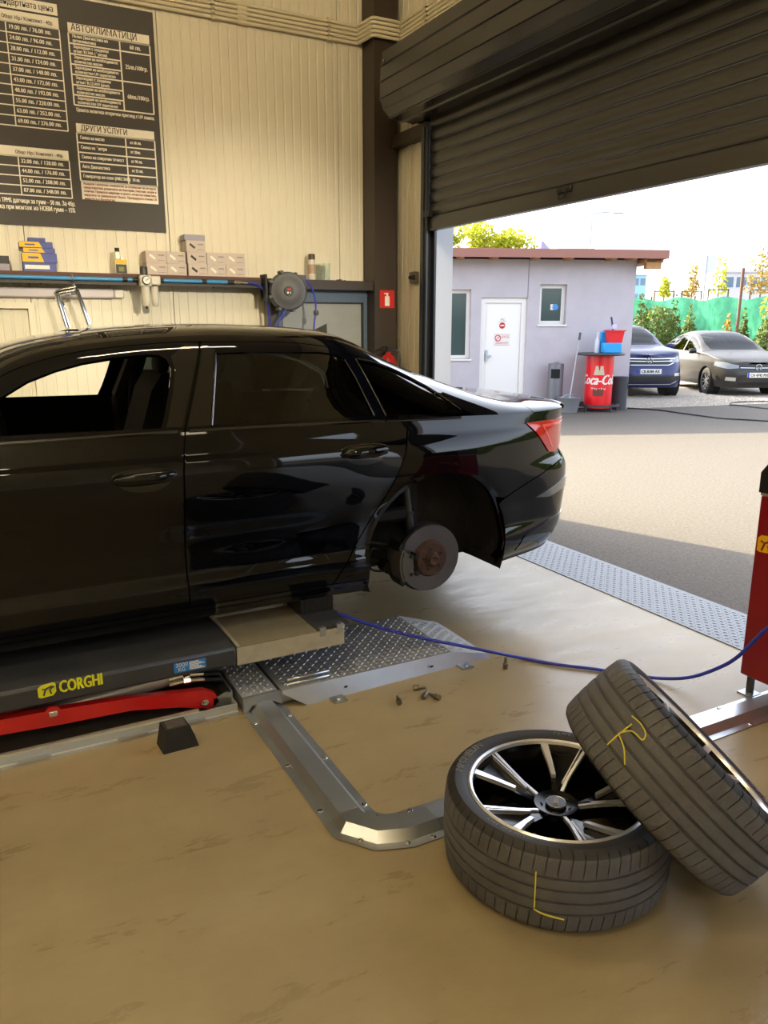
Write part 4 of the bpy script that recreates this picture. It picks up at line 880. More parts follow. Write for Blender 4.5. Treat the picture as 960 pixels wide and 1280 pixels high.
# brakes and suspension
M_DISC=mat('ground cast iron disc','5E5F62',.34,.7,var=.12,scale=8); M_RUST=mat('rusty hub','4A362C',.7,.5,var=.35,scale=40); M_SUSP=mat('dark suspension steel','1B1A1A',.55,.5,var=.25,scale=20); M_CAL=mat('dull caliper alloy','55534E',.5,.4,var=.2,scale=25)
def brake(hx,hz,sd,rear=True):
    y=-.84*sd; ax=(0,-sd,0)
    dk=MB().lathe([(.098,.0),(.176,.0),(.178,-.003),(.178,-.027),(.176,-.03),(.098,-.03)],(hx,y,hz),axis=ax,n=48,closed=True).build('brake_disc',M_DISC,car,local=True)
    MB().lathe([(.098,-.004),(.098,.006),(.094,.010),(.090,.020),(.086,.024),(.040,.024),(.036,.03)],(hx,y,hz),axis=ax,n=36).build('disc_hat',M_RUST,dk,local=True)
    hb=MB().lathe([(.037,.02),(.037,.034),(.030,.036),(.030,.045),(.022,.047),(.012,.040),(0,.040)],(hx,y,hz),axis=ax,n=20).build('hub',M_RUST,car,local=True)
    for k in range(5):
        a=R(90+72*k+10); MB().cyl((hx+.056*math.cos(a),y-.0225*sd,hz+.056*math.sin(a)),(hx+.056*math.cos(a),y-.026*sd,hz+.056*math.sin(a)),.0072,n=12).build('bolt_hole',M_BLACKM,dk,local=True)
    MB().lathe([(.05,-.045),(.185,-.045),(.188,-.04)],(hx,y,hz),axis=ax,n=40).build('dust_shield',M_SUSP,car,local=True)
    s=-1 if rear else 1
    c=MB(); P=[]
    for k in range(9):
        a=R(180-42+84*k/8) if rear else R(-42+84*k/8); P.append(a)
    def cal(r0,r1,y0,y1,a0,a1,m):
        V=[];F=[];n=8
        for k in range(n+1):
            a=R(a0+(a1-a0)*k/n)
            for r,yy in((r0,y0),(r1,y0),(r1,y1),(r0,y1)): V.append((hx+r*math.cos(a),yy,hz+r*math.sin(a)))
        for k in range(n):
            for j in range(4): F.append((4*k+j,4*k+4+j,4*k+4+(j+1)%4,4*k+(j+1)%4))
        F+=[(0,1,2,3),(4*n+3,4*n+2,4*n+1,4*n)]; m.add(V,F)
    a0,a1=(158,207) if rear else (-27,22)
    cal(.130,.192,y-.050*sd,y-.012*sd,a0+3,a1-3,c); cal(.178,.205,y-.045*sd,y+.07*sd,a0,a1,c); cal(.11,.20,y+.045*sd,y+.10*sd,a0,a1,c)
    cb=c.build('brake_caliper',M_CAL,car,local=True)
    c=MB(); cal(.108,.13,y-.06*sd,y-.01*sd,a0-3,a0+9,c); cal(.108,.13,y-.06*sd,y-.01*sd,a1-9,a1+3,c); cal(.183,.212,y-.02*sd,y+.09*sd,a0-9,a0+3,c); cal(.183,.212,y-.02*sd,y+.09*sd,a1-3,a1+9,c); c.split('caliper_carrier',M_SUSP,cb,local=True)
    c=MB(); 
    for a in(a0+6,a1-6): c.cyl((hx+.15*math.cos(R(a)),y-.056*sd,hz+.15*math.sin(R(a))),(hx+.15*math.cos(R(a)),y+.02*sd,hz+.15*math.sin(R(a))),.009,n=10)
    c.cyl((hx-.205*math.cos(0)*(1 if rear else -1),y+.06*sd,hz-.04),(hx-.205*(1 if rear else -1),y+.13*sd,hz-.04),.035,n=14); c.split('caliper_pin',M_SUSP,cb,local=True)
    yi=y+.13*sd
    MB().box(hx-.07,hx+.07,min(y+.05*sd,yi),max(y+.05*sd,yi),hz-.10,hz+.13,bev=.02).cyl((hx,y+.04*sd,hz),(hx,yi+.05*sd,hz),.06,n=16).build('wheel_carrier',M_SUSP,car,local=True)
    MB().tube([(hx-.07,yi,hz-.09),(hx-.26,yi+.05*sd,hz-.02),(hx-.5,yi+.1*sd,hz+.07)],.021,8).build('trailing_arm',M_SUSP,car,local=True)
    MB().tube([(hx-.09,yi-.02*sd,hz+.03),(hx-.2,yi+.05*sd,hz+.06),(hx-.5,yi+.08*sd,hz+.12)],.016,8).build('trailing_link',M_SUSP,car,local=True)
    MB().tube([(hx,yi,hz-.09),(hx+.02,yi+.25*sd,hz-.04),(hx+.02,-.15*sd,hz+.02)],.03,8).build('lower_arm',M_SUSP,car,local=True)
    MB().tube([(hx,yi,hz+.12),(hx,yi+.2*sd,hz+.14),(hx,-.2*sd,hz+.16)],.02,8).build('upper_arm',M_SUSP,car,local=True)
    MB().cyl((hx-.02,yi+.02*sd,hz+.02),(hx-.045,yi+.08*sd,hz+.46),.026,n=14).cyl((hx-.03,yi+.05*sd,hz+.2),(hx-.03,yi+.05*sd,hz+.22),.034,n=14).build('damper',mat('grey damper tube','3C3E42',.4,.5),car,local=True)
    MB().box(hx-.24,hx-.04,yi+.02*sd,yi+.16*sd,hz+.17,hz+.25,bev=.02).build('spring_seat',M_SUSP,car,local=True)
    MB().tube(spline([(hx-.20,yi,hz+.02),(hx-.27,yi,hz+.05),(hx-.27,yi+.02*sd,hz-.06),(hx-.16,yi+.05*sd,hz-.10)]),.006,6).build('brake_line',M_BLACK,car,local=True)
hz=at(540,697,'y',CARY-.84).z-CARZ; hx=at(540,697,'y',CARY-.86).x-CARX
print('hub',hx,hz)
brake(hx,hz,1,True); brake(hx,hz,-1,True); brake(-2.924,hz,1,False); brake(-2.924,hz,-1,False)
# ------------------------------------------------------------------ scissor lift
M_LIFT=mat('charcoal lift paint','36383C',.45,0,var=.12,scale=9,rvar=.08); M_RED=mat('glossy red paint','C01A1C',.3,coat=.3); M_BEIGE=mat('dusty galvanised plate','8E8670',.45,.35,var=.12,scale=12); M_PALE=mat('pale zinc edge','C2BFAE',.4,.5,var=.12,scale=20)
ZT=.292; YL=3.03
def checker(mb,x0,x1,y0,y1,zf,pitch=.045,m=0,h=.0035,lift=0):
    """raised tear-drop bars of a checker plate"""
    nx,ny=int((x1-x0)/pitch),int((y1-y0)/pitch)
    for i in range(nx):
        for j in range(ny):
            cx,cy=x0+pitch*(i+.5),y0+pitch*(j+.5); a=R(35) if (i+j)%2 else R(125); ux,uy=math.cos(a)*pitch*.42,math.sin(a)*pitch*.42; vx,vy=-math.sin(a)*pitch*.10,math.cos(a)*pitch*.10
            z=zf(cx,cy)+lift; dz=zf(cx+ux,cy+uy)-zf(cx,cy)
            mb.add([(cx-ux,cy-uy,z-dz),(cx+vx,cy+vy,z),(cx+ux,cy+uy,z+dz),(cx-vx,cy-vy,z),(cx-ux*.5,cy-uy*.5,z+h),(cx+ux*.5,cy+uy*.5,z+h)],[(0,3,4),(3,5,4),(3,2,5),(2,1,5),(1,4,5),(1,0,4)],m)
def lift_half(y0,s,label,full=True):
    L=thing('scissor_lift',label,'lift',(0.5,y0+s*.3,0))
    yy=lambda a:y0+s*a
    def b(m,x0,x1,a0,a1,z0,z1,bev=0): return m.box(x0,x1,yy(a0),yy(a1),z0,z1,bev=bev)
    b(MB(),-1.15,.885,0,.58,ZT-.085,ZT,.012).build('platform',M_LIFT,L)
    b(b(b(MB(),.885,1.397,.004,.012,ZT-.088,ZT-.006),.885,1.397,.56,.568,ZT-.088,ZT-.006),1.392,1.397,.012,.56,ZT-.088,ZT-.006).build('extension_frame',M_PALE,L)
    b(MB(),.886,1.262,.004,.385,ZT-.006,ZT-.001).build('extension_plate',M_BEIGE,L)
    b(MB(),.886,.90,.004,.386,ZT-.001,ZT+.001).box(.886,1.262,yy(.383),yy(.388),ZT-.001,ZT+.006).build('plate_edge',M_PALE,L)
    b(MB(),1.262,1.44,.02,.56,ZT-.012,ZT+.001).build('pad_plate',M_LIFT,L)
    b(b(MB(),1.275,1.305,.0,.02,ZT-.03,ZT+.012),1.36,1.385,.0,.02,ZT-.03,ZT+.015).cyl((1.385,yy(.01),ZT-.005),(1.385,yy(.03),ZT-.005),.02,n=12).split('hinge_catch',M_BRIGHT,L)
    pd=MB(); pts=[]
    n=14
    for i in range(n):
        x=1.272+.165*i/n; pts+=[(x,0),(x+.0085,0),(x+.0085,.004),(x+.0118,.004)]
    V=[(x,yy(.22+(-d if s>0 else -d)),z) for z in(ZT+.001,.364) for x,d in pts]; k=len(pts)
    pd.box(1.272,1.437,yy(.224),yy(.40),ZT+.001,.364); pd.add(V,[(i,i+1,k+i+1,k+i) for i in range(k-1)]); pd.build('rubber_pad',M_RUBBER,L,recalc=False)
    # base frame
    b(b(b(MB(),-1.2,.866,-.045,-.03,0,.012),-1.2,.866,-.03,-.022,0,.042),-1.2,.866,.56,.575,0,.04).box(.855,.866,yy(-.022),yy(.56),0,.042).build('base_rail',mat('pale galvanised rail','B6BABA',.5,.3,var=.05,scale=3),L)
    b(MB(),-1.2,.70,-.022,-.006,.042,.050).build('rail_lip',M_PALE,L)
    b(MB(),-1.2,.855,-.02,.56,.001,.008).build('base_plate',mat('dusty dark base','4A4540',.6,0,var=.2,scale=10),L)
    for x in(-.25,.05,.42,.66): b(MB(),x-.06,x+.06,-.05,-.03,.010,.018).build('fixing_tab',M_BRIGHT,L)
    # two scissor arms crossing
    def arm(poly,a0,a1,nm,m): return MB().prism(poly,'y',yy(a0),yy(a1)).build(nm,m,L)
    P1=[(-1.1,.02),(-.9,.02),(-.06,.112),(.30,.100),(.62,.062),(.775,.030),(.80,.052),(.785,.085),(.745,.112),(.60,.135),(.30,.160),(.05,.175),(-.3,.16),(-1.1,.075)]
    arm([(-1.1,.185),(-1.1,.13),(-.7,.13),(-.1,.115),(.16,.102),(.43,.095),(.62,.062),(.76,.022),(.80,.045),(.785,.085),(.735,.113),(.42,.150),(.15,.168),(-.1,.178),(-.4,.19)],.02,.06,'scissor_arm',M_RED)
    arm([(-1.1,.02),(-.9,.012),(-.4,.065),(.02,.108),(.25,.15),(.44,.185),(.70,.20),(.70,.205),(.36,.205),(.0,.175),(-.5,.12),(-1.1,.06)],.20,.235,'scissor_arm',M_RED)
    arm([(-1.1,.185),(-1.1,.13),(-.1,.115),(.62,.062),(.76,.022),(.80,.045),(.735,.113),(.15,.168),(-.4,.19)],.47,.51,'scissor_arm',M_RED)
    bo=MB(); q=at(66,890,'y',YL+.02) if s>0 else Vector((.13,0,.155)); bo.cyl((q.x,yy(.02),q.z),(q.x,yy(.004),q.z),.030,n=18).build('pivot_boss',M_RED,L); MB().box(q.x-.016,q.x+.016,yy(-.002),yy(.006),q.z-.011,q.z+.011,bev=.003).build('pivot_pin',M_BRIGHT,L)
    MB().cyl((.735,yy(.02),.06),(.735,yy(.006),.06),.016,n=14).cyl((.735,yy(.006),.06),(.735,yy(.0),.06),.010,n=6).build('roller_bolt',M_CHROME,L)
    b(MB().prism([(.775,.012),(.852,.012),(.852,.075),(.83,.085),(.775,.06)],'y',yy(.02),yy(.028)),.852,.86,.02,.30,.012,.085).build('end_bracket',M_BRIGHT,L)
    # hydraulic cylinder with fittings
    MB().cyl((.05,yy(.13),.115),(.66,yy(.11),.168),.036,n=18).build('hydraulic_cylinder',mat('silver cylinder paint','B4B8BE',.3,.6),L)
    MB().cyl((.66,yy(.11),.168),(.80,yy(.11),.16),.018,n=14).build('piston_rod',M_CHROME,L)
    ft=MB()
    for a,z in((.07,.195),(.075,.172),(.065,.150)): ft.cyl((.60,yy(a),z),(.66,yy(a),z+.004),.009,n=8).cyl((.66,yy(a),z+.004),(.69,yy(a),z+.002),.015,n=6).cyl((.69,yy(a),z+.002),(.75,yy(a),z-.006),.009,n=8)
    ft.split('hose_fitting',M_CHROME,L)
    hs=MB()
    for a,z in((.07,.189),(.075,.167),(.065,.144)): hs.tube(spline([(.74,yy(a),z),(.80,yy(a+.02),z-.02),(.84,yy(a+.08),z-.06),(.82,yy(.3),.05)]),.009,7)
    hs.split('hydraulic_hose',M_BLACK,L)
    return L
L1=lift_half(YL,1,'near charcoal platform of the scissor lift with red arms and yellow lettering')
L2=lift_half(CARY+(CARY-YL),-1,'far platform of the scissor lift on the other side under the sedan')
# lettering on the near platform edge
yl=YL-.0012; M_YPRINT=mat('acid yellow print','DDE01A',.5)
a,b=at(48,872,'y',yl),at(71,869,'y',yl); c,d=at(74,869,'y',yl),at(128,862,'y',yl)
lo=MB(); w=b.x-a.x; h=.052; z0=a.z-.0
lo.prism([(a.x,z0),(a.x+.01,z0-.006),(b.x-.012,z0-.002),(b.x,z0+.012),(b.x,z0+h-.006),(b.x-.01,z0+h),(a.x+.012,z0+h-.006),(a.x,z0+h-.016)],'y',yl-.001,yl); lo.build('logo_badge',M_YPRINT,L1)
ho=MB(); ho.tube([(a.x+w*.3,yl-.0015,z0+.004),(a.x+w*.42,yl-.0015,z0+h*.55),(a.x+w*.25,yl-.0015,z0+h*.60)],.0035,6).tube([(a.x+w*.42,yl-.0015,z0+h*.55),(a.x+w*.75,yl-.0015,z0+h*.72),(a.x+w*.9,yl-.0015,z0+h*.62)],.004,6).tube([(a.x+w*.72,yl-.0015,z0+.006),(a.x+w*.66,yl-.0015,z0+h*.45),(a.x+w*.8,yl-.0015,z0+h*.66)],.0035,6); ho.build('logo_figure',M_LIFT,L1)
zc=a.z+.002; tm=MB()
for dx,dz in((0,0),(.0022,0),(.0045,0),(.001,.001),(.0035,.001)): tm.text('CORGHI',(c.x+dx,yl-.0008-dx*.05,zc+dz),(1,0,0),(0,0,1),.071,d.x-c.x)
tm.build('lettering',M_YPRINT,L1,recalc=False)
a,b=at(218,842,'y',yl),at(257,822,'y',yl); M_BSTK=mat('blue sticker','1F7FD0',.4)
MB().box(a.x,b.x,yl-.0008,yl,a.z,b.z).build('load_sticker',M_BSTK,L1)
st=MB(); hh=b.z-a.z
st.text('3000',(a.x+.006,yl-.0015,a.z+hh*.56),(1,0,0),(0,0,1),.026,.052); st.text('KG',(a.x+.016,yl-.0015,a.z+hh*.12),(1,0,0),(0,0,1),.024,.03)
for i in range(6): st.box(a.x+.064,b.x-.006-.012*(i%3),yl-.0015,yl-.001,a.z+hh*(.10+.145*i),a.z+hh*(.10+.145*i)+.004)
st.build('sticker_print',M_WHITE,L1,recalc=False)
# ------------------------------------------------------------------ checker plate ramp on the floor
M_CHK=mat('checker plate steel','8A8D92',.55,.45,var=.10,scale=9); M_CHKB=mat('bright checker plate','B4B8BD',.5,.5,var=.06,scale=9)
rp=thing('checker_ramp','galvanised checker plate ramp on the floor behind the lift','ramp',(1.5,2.95,0))
zr=lambda x,y: .072 if x<1.95 else max(.006,.072-(x-1.95)*.29)
xA,xB,yA,yB2=1.06,1.95,2.965,3.52
MB().add([(xA,yA,.072),(xB,yA,.072),(xB,yB2,.072),(xA,yB2,.072)],[(0,1,2,3)]).build('plate',M_CHK,rp)
mb=MB(); checker(mb,xA+.02,xB,yA+.01,yB2,zr,.031,h=.003); mb.build('tread_bar',M_CHKB,rp,kind='stuff',recalc=False)
MB().add([(xB,yA,.072),(xB+.23,yA+.03,.006),(xB+.23,yB2-.05,.006),(xB,yB2,.072)],[(0,1,2,3)]).build('end_slope',M_CHKB,rp)
mb=MB(); checker(mb,xB+.01,xB+.22,yA+.04,yB2-.06,zr,.031,h=.003); mb.build('slope_tread_bar',M_CHKB,rp,kind='stuff',recalc=False)
MB().add([(xA+.10,yA-.045,.0),(xB+.23,yA-.01,0),(xB+.23,yA+.03,.008),(xB,yA,.073),(xA+.28,yA,.073),(xA,yA,.073),(xA,yA-.006,.06)],[(0,1,2,3,4),(0,4,5,6)]).build('side_flange',M_STEEL,rp)
MB().add([(xA,yB2+.05,0),(xB+.23,yB2+.0,0),(xB+.23,yB2-.05,.006),(xB,yB2,.072),(xA,yB2,.072)],[(0,1,2,3,4)]).build('side_flange',M_STEEL,rp)
MB().add([(xA,yA,0),(xA,yA,.072),(xA,yB2,.072),(xA,yB2,0)],[(0,1,2,3)]).build('end_face',M_STEEL,rp)
for x0,y0 in((1.27,2.925),(1.97,2.945)): MB().box(x0,x0+.065,y0-.055,y0+.005,.0015,.008).cyl((x0+.03,y0-.03,.008),(x0+.03,y0-.03,.014),.009,n=8).build('floor_tab',M_BRIGHT,rp)
for yv,x0,x1 in((2.985,1.09,1.30),(3.03,1.11,1.32),(3.36,1.10,1.28)): MB().box(x0,x1,yv,yv+.014,.072,.088,bev=.004).build('stiffener_bar',M_BRIGHT,rp)
for x in(1.36,1.82): MB().cyl((x,yA-.022,.036),(x,yA-.026,.031),.008,n=10).build('bolt_hole',M_BLACKM,rp)
r2=thing('checker_step','short checker plate cover between lift base and floor duct','ramp',(.97,3.0,0))
MB().box(.885,1.045,2.985,3.5,.066,.073).build('plate',M_CHKB,r2)
mb=MB(); checker(mb,.89,1.04,2.99,3.49,lambda x,y:.073,.024,h=.003); mb.build('tread_bar',M_CHKB,r2,kind='stuff',recalc=False)
MB().box(.885,.890,2.985,3.5,0,.066).build('side_face',M_CHK,r2)
MB().prism([(.885,0),(.905,0),(.925,.03),(1.02,.032),(1.05,.012),(1.14,.012),(1.18,.02),(1.10,.05),(1.045,.074),(.885,.074)],'y',2.975,2.985).build('front_flange',M_STEEL,r2)
# ------------------------------------------------------------------ floor cable duct
dk=thing('floor_cable_duct','folded steel cable duct running from the lift behind the lying tyre','cable duct',(1.0,2.2,0))
prof=[(-.092,.003),(-.062,.004),(-.036,.034),(.036,.034),(.062,.004),(.092,.003)]
pathA=[(.978,2.985,0),(.978,2.10,0)]; pathB=[(.978,2.10,0),(.978,2.06,0),(1.035,1.985,0),(1.115,1.957,0),(1.22,1.957,0)]; pathC=[(1.22,1.957,0),(2.15,1.957,0)]; pathD=[(2.15,1.957,0),(3.30,1.957,0)]
MB().sweep(pathA,prof).build('straight_cover',M_STEEL,dk,angle=15); MB().sweep(pathB,[(a,b+.0012) for a,b in prof]).build('bend_cover',M_BRIGHT,dk,angle=15); MB().sweep(pathC,prof).build('straight_cover',M_STEEL,dk,angle=15); MB().sweep(pathD,[(a,b+.0006) for a,b in prof]).build('straight_cover',M_BRIGHT,dk,angle=15)
sc=None
for x,y in((.905,2.86),(.905,2.50),(.903,2.18),(1.052,2.86),(1.052,2.48),(1.053,2.14),(.96,1.975),(1.09,1.893),(1.18,2.035),(1.18,1.880),(1.06,2.06),(2.75,2.035),(2.75,1.88)):
    if sc is None: sc=MB().lathe([(.011,0),(.011,.002),(.008,.005),(.0035,.0055),(.003,.0035),(0,.0035)],(0,0,0),n=12).build('screw',M_CHROME,dk,local=True); sc.location=Vector((x,y,.004))-dk.location
    else: copypart(sc,dk,Vector((x,y,.004))-dk.location)
# rubber block
ch=thing('rubber_block','black tapered rubber block on the floor against the lift rail','block',(.575,2.86,0))
bx=[(-.072,-.052),(.070,-.05),(.078,.045),(-.078,.045)]; tx2=[(-.052,-.035),(.042,-.037),(.034,.045),(-.060,.045)]
MB().add([(x,y,0) for x,y in bx]+[(x,y,.092) for x,y in tx2],[(3,2,1,0),(4,5,6,7),(0,1,5,4),(1,2,6,5),(2,3,7,6),(3,0,4,7)]).build('block',M_RUBBER,ch,local=True,angle=20)
MB().box(-.045,.03,-.028,.038,.0925,.0935).build('worn_top',mat('worn rubber','4A443E',.8,0,var=.3,scale=30),ch,local=True)
# wheel bolts on the floor
M_BOLT=mat('used bolt steel','7C7468',.4,.8,var=.3,scale=60)
spots=[((1.53,2.75),'wheel bolt lying alone on the floor, leftmost of five',70,0),((1.672,2.815),'wheel bolt on the floor, uppermost of the small heap',-20,0),((1.660,2.738),'wheel bolt in the heap on the floor, left of the pair',40,0),((1.695,2.705),'wheel bolt in the floor heap, lowest one',110,0),((2.165,2.81),'wheel bolt standing on the floor near the ramp end',0,1)]
for (x,y),lab,ang,stand in spots:
    o=thing('wheel_bolt',lab,'bolt',(x,y,0),0,'wheel bolts on the floor')
    M=(Matrix.Translation((0,0,.026))) if stand else Matrix.Translation((0,0,.0125))@Matrix.Rotation(R(ang),4,'Z')@Matrix.Rotation(R(90),4,'Y')
    MB().cyl((0,0,-.026),(0,0,-.008),.0125,n=6).lathe([(.0125,-.008),(.0135,-.004),(.013,.002),(.009,.008)],n=14).xf(M).build('head',M_BOLT,o,local=True)
    MB().cyl((0,0,.002),(0,0,.034),.0078,n=10).xf(M).build('shank',M_BOLT,o,local=True)
# blue air hose across the floor, rising to the red machine
hp=[]
for u,v,z in((404,757,.275),(412,762,.262),(440,773,.215),(480,786,.15),(520,796,.115),(570,806,.086),(610,814,.06),(650,822,.012),(700,831,.01),(745,836.5,.01),(790,844,.01),(830,848,.02),(865,846,.06)):
    hp.append(at(u,v,'z',z))
for u,v,x in((900,834,2.86),(922,821,2.88),(945,799,2.91),(960,785,2.93)): hp.append(at(u,v,'x',x))
q=hp[-1]; hp+=[(2.95,q.y-.12,q.z+.12),(2.962,q.y-.2,q.z+.22)]
he=hp[-1]
ho=thing('air_hose','dark blue air hose across the floor from the lift to the red machine','hose',(2.2,2.8,0))
MB().tube(spline(hp,8),.0085,10).build('hose',M_BLUEHOSE,ho)
MB().cyl(Vector(he),Vector(he)+Vector((.012,0,.03)),.012,n=10).build('hose_fitting',M_CHROME,ho)
# ------------------------------------------------------------------ red machine cabinet by the door
rc=thing('red_machine','dark red workshop machine cabinet with black top by the entrance','machine',(3.15,1.8,0))
M_CAB=mat('dark red enamel','860E18',.35,0,var=.05,scale=6)
zr0,zr1=.09,.93; yc1=2.115
MB().box(2.97,3.34,1.25,yc1,zr0,zr1,bev=.006).build('body',M_CAB,rc)
MB().prism([(yc1+.005,zr1+.012),(yc1+.005,1.03),(yc1-.045,1.10),(1.25,1.10),(1.25,zr1+.012)],'x',2.962,3.345).build('top_tray',M_BLACK,rc)
MB().box(2.966,3.34,1.255,yc1-.002,zr1,zr1+.012).build('gap_strip',M_PALE,rc)
for y in(2.075,1.32):
    for x in(3.0,3.3):
        MB().box(x-.012,x+.012,y-.012,y+.012,.006,zr0).build('leg',M_DGREY,rc); MB().box(x-.04,x+.035,y-.035,y+.035,0,.006).cyl((x-.025,y-.02,.006),(x-.025,y-.02,.014),.007,n=8).build('foot_plate',M_STEEL,rc)
a=at(946,687,'x',2.968); b=at(960,666,'x',2.968); w=.085; h=.075; yl0=a.y; z0=a.z
MB().prism([(yl0,z0),(yl0-.012,z0-.006),(yl0-w+.012,z0-.002),(yl0-w,z0+.014),(yl0-w,z0+h-.008),(yl0-w+.01,z0+h),(yl0-.014,z0+h-.006),(yl0,z0+h-.02)],'x',2.967,2.969).build('logo_badge',M_YEL,rc)
MB().tube([(2.9665,yl0-w*.28,z0+.004),(2.9665,yl0-w*.42,z0+h*.5),(2.9665,yl0-w*.2,z0+h*.6)],.005,6).tube([(2.9665,yl0-w*.42,z0+h*.5),(2.9665,yl0-w*.75,z0+h*.72),(2.9665,yl0-w*.95,z0+h*.6)],.005,6).tube([(2.9665,yl0-w*.7,z0+.006),(2.9665,yl0-w*.62,z0+h*.4),(2.9665,yl0-w*.8,z0+h*.66)],.004,6).build('logo_figure',M_CAB,rc)
tm=MB()
for dx in(0,.003,.006): tm.text('CORGHI',(2.9672-dx*.02,yl0-w-.02-dx,z0+.004),(0,-1,0),(0,0,1),.09,.26)
tm.build('lettering',M_YEL,rc,recalc=False)
# ------------------------------------------------------------------ alloy wheels with tyres (local axis z, outer face +z)
M_TYRE=mat('dusty tyre rubber','58585B',.8,0,var=.22,scale=7,bump=.25,bscale=120); M_SIDE=mat('tyre sidewall rubber','242323',.6,0,var=.15,scale=14)
M_RIMB=mat('gloss black alloy','050506',.18,0,ior=1.38); M_MACH=mat('machined alloy face','ECEDF0',.28,.75); M_CHALK=mat('yellow chalk','DAD04A',.8)
TR,TW=.351,.262
def tyre_mesh():
    hw=TW/2
    prof=[(.266,-.105),(.276,-.118),(.297,-hw+.003),(.318,-hw),(.334,-hw+.008),(.3415,-hw+.018)]     # sidewall up to shoulder (inner)
    tread=[]
    gro=[-.055,-.019,.019,.055]; z=-hw+.022
    def rz(z): return TR-.010*(abs(z)/hw)**2.6
    zs=[]
    edges=[]
    for g in gro: edges+=[(g-.0045),(g-.0035),(g+.0035),(g+.0045)]
    zs=[-hw+.024,-.098,-.075]+edges[:4]+[-.037]+edges[4:8]+[0]+edges[8:12]+[.037]+edges[12:]+[.075,.098,hw-.024]
    for z in zs:
        d=0
        for g in gro:
            if abs(z-g)<.004: d=.0075
        tread.append((rz(z)-d,z))
    prof2=[(r,-z) for r,z in prof][::-1]
    P=prof+tread+prof2; n=len(P); V=[];F=[];M=[]
    pit=64; angs=[]
    for k in range(pit):
        a=2*math.pi*k/pit; w=2*math.pi/pit
        angs+=[(a,0),(a+w*.90,0),(a+w*.905,1),(a+w*.995,1)]
    ng=len(angs)
    for a,sl in angs:
        for i,(r,z) in enumerate(P):
            az=abs(z); aa=a
            sk=0
            if az>.064 and r>.325: sk=.018*(az-.064)/.05*(1 if z>0 else -1)
            if sl and ((az>.072 and r>.322)): r-=.006
            V.append((r*math.cos(aa+sk),r*math.sin(aa+sk),z))
    for i in range(ng):
        j=(i+1)%ng
        for q in range(n-1): F.append((i*n+q,j*n+q,j*n+q+1,i*n+q+1)); M.append(0 if 4<=q<n-6 else 1)
    m=MB(); m.V=V;m.F=F;m.M=M; return m
def rim_parts(root,copyfrom=None):
    hw=TW/2
    MB().lathe([(.268,hw-.028),(.277,hw-.018),(.277,hw-.012),(.271,hw-.008),(.264,hw-.012),(.261,hw-.022)],n=72,closed=True).build('rim_lip',M_MACH,root,local=True)
    MB().lathe([(.263,hw-.02),(.252,hw-.04),(.246,.03),(.23,.0),(.226,-.06),(.25,-.09),(.266,-hw+.02),(.27,-hw+.014)],n=60).build('rim_barrel',M_RIMB,root,local=True)
    # hub
    MB().lathe([(0,.052),(.045,.052),(.068,.058),(.072,.05),(.075,.02),(.075,-.03)],n=30).build('hub',M_RIMB,root,local=True)
    cp=MB().lathe([(0,.062),(.028,.062),(.0305,.060),(.0315,.054)],n=24).build('centre_cap',mat('dark grey cap','3A3C40',.3,.5),root,local=True)
    MB().lathe([(.0285,.0615),(.0305,.0625),(.0315,.0605)],n=24).build('cap_ring',M_MACH,cp,local=True)
    lg=MB()
    for k in range(4):
        cx=-.0135+.009*k; lg.tube([(cx+.0062*math.cos(t),.0062*math.sin(t),.0632) for t in [i*math.pi/8 for i in range(16)]],.0009,5,closed=True)
    lg.build('ring_emblem',M_MACH,cp,local=True)
    for k in range(5):
        a=R(72*k+36); MB().lathe([(.011,.050),(.011,.0535),(.009,.0535)],(.052*math.cos(a),.052*math.sin(a),0),n=12).cyl((.052*math.cos(a),.052*math.sin(a),.050),(.052*math.cos(a),.052*math.sin(a),.0532),.009,n=12).build('bolt_hole',M_BLACKM,root,local=True)
    # spokes: broad black web with two machined blades
    zr=lambda r:.052+(hw-.020-.052)*max(0,(r-.05)/.20)
    def pt(r,deg,z=0): a=R(2*base-deg); return (r*1.06*math.cos(a),r*1.06*math.sin(a),zr(r)+z)
    for k in range(5):
        base=72*k+SPOKE0
        web=MB(); st=[(.05,-22,22),(.09,-13,15),(.14,-13,15),(.20,-16.5,16),(.246,-17,17)]
        V=[];F=[]
        for r,a0,a1 in st:
            for a,dz in((a0,-.05),(a0,-.012),((a0+a1)/2-2,-.022 if r>.1 else -.006),(a1,-.012),(a1,-.05)): V.append(pt(r,base+a,dz))
        for i in range(len(st)-1):
            for j in range(4): F.append((5*i+j,5*i+5+j,5*i+6+j,5*i+1+j))
        # open the web between the blades towards the rim
        web.add(V,F); w=web.build('spoke',M_RIMB,root,local=True,angle=25)
        bl=MB()
        def blade(rows,m):
            V=[];F=[]
            for r,a0,a1 in rows: V+=[pt(r,base+a0,-.014),pt(r,base+a0,.0),pt(r,base+a1,.0),pt(r,base+a1,-.014)]
            for i in range(len(rows)-1):
                for j in range(3): F.append((4*i+j,4*i+4+j,4*i+5+j,4*i+1+j))
            F+=[(0,1,2,3),(4*len(rows)-1,4*len(rows)-2,4*len(rows)-3,4*len(rows)-4)]; m.add(V,F)
        blade([(.125,-11.5,-5.5),(.18,-14,-9),(.2475,-17,-11.5)],bl)               # broad blade
        blade([(.062,5,14),(.12,9.5,13.5),(.18,13,15.8),(.2475,14.8,17.2)],bl)       # long thin blade, outer edge
        blade([(.10,4.5,7),(.17,10,11.2),(.2475,12.2,13.2)],bl)
        bl.build('machined_blade',M_MACH,w,local=True,angle=20)
SPOKE0=0
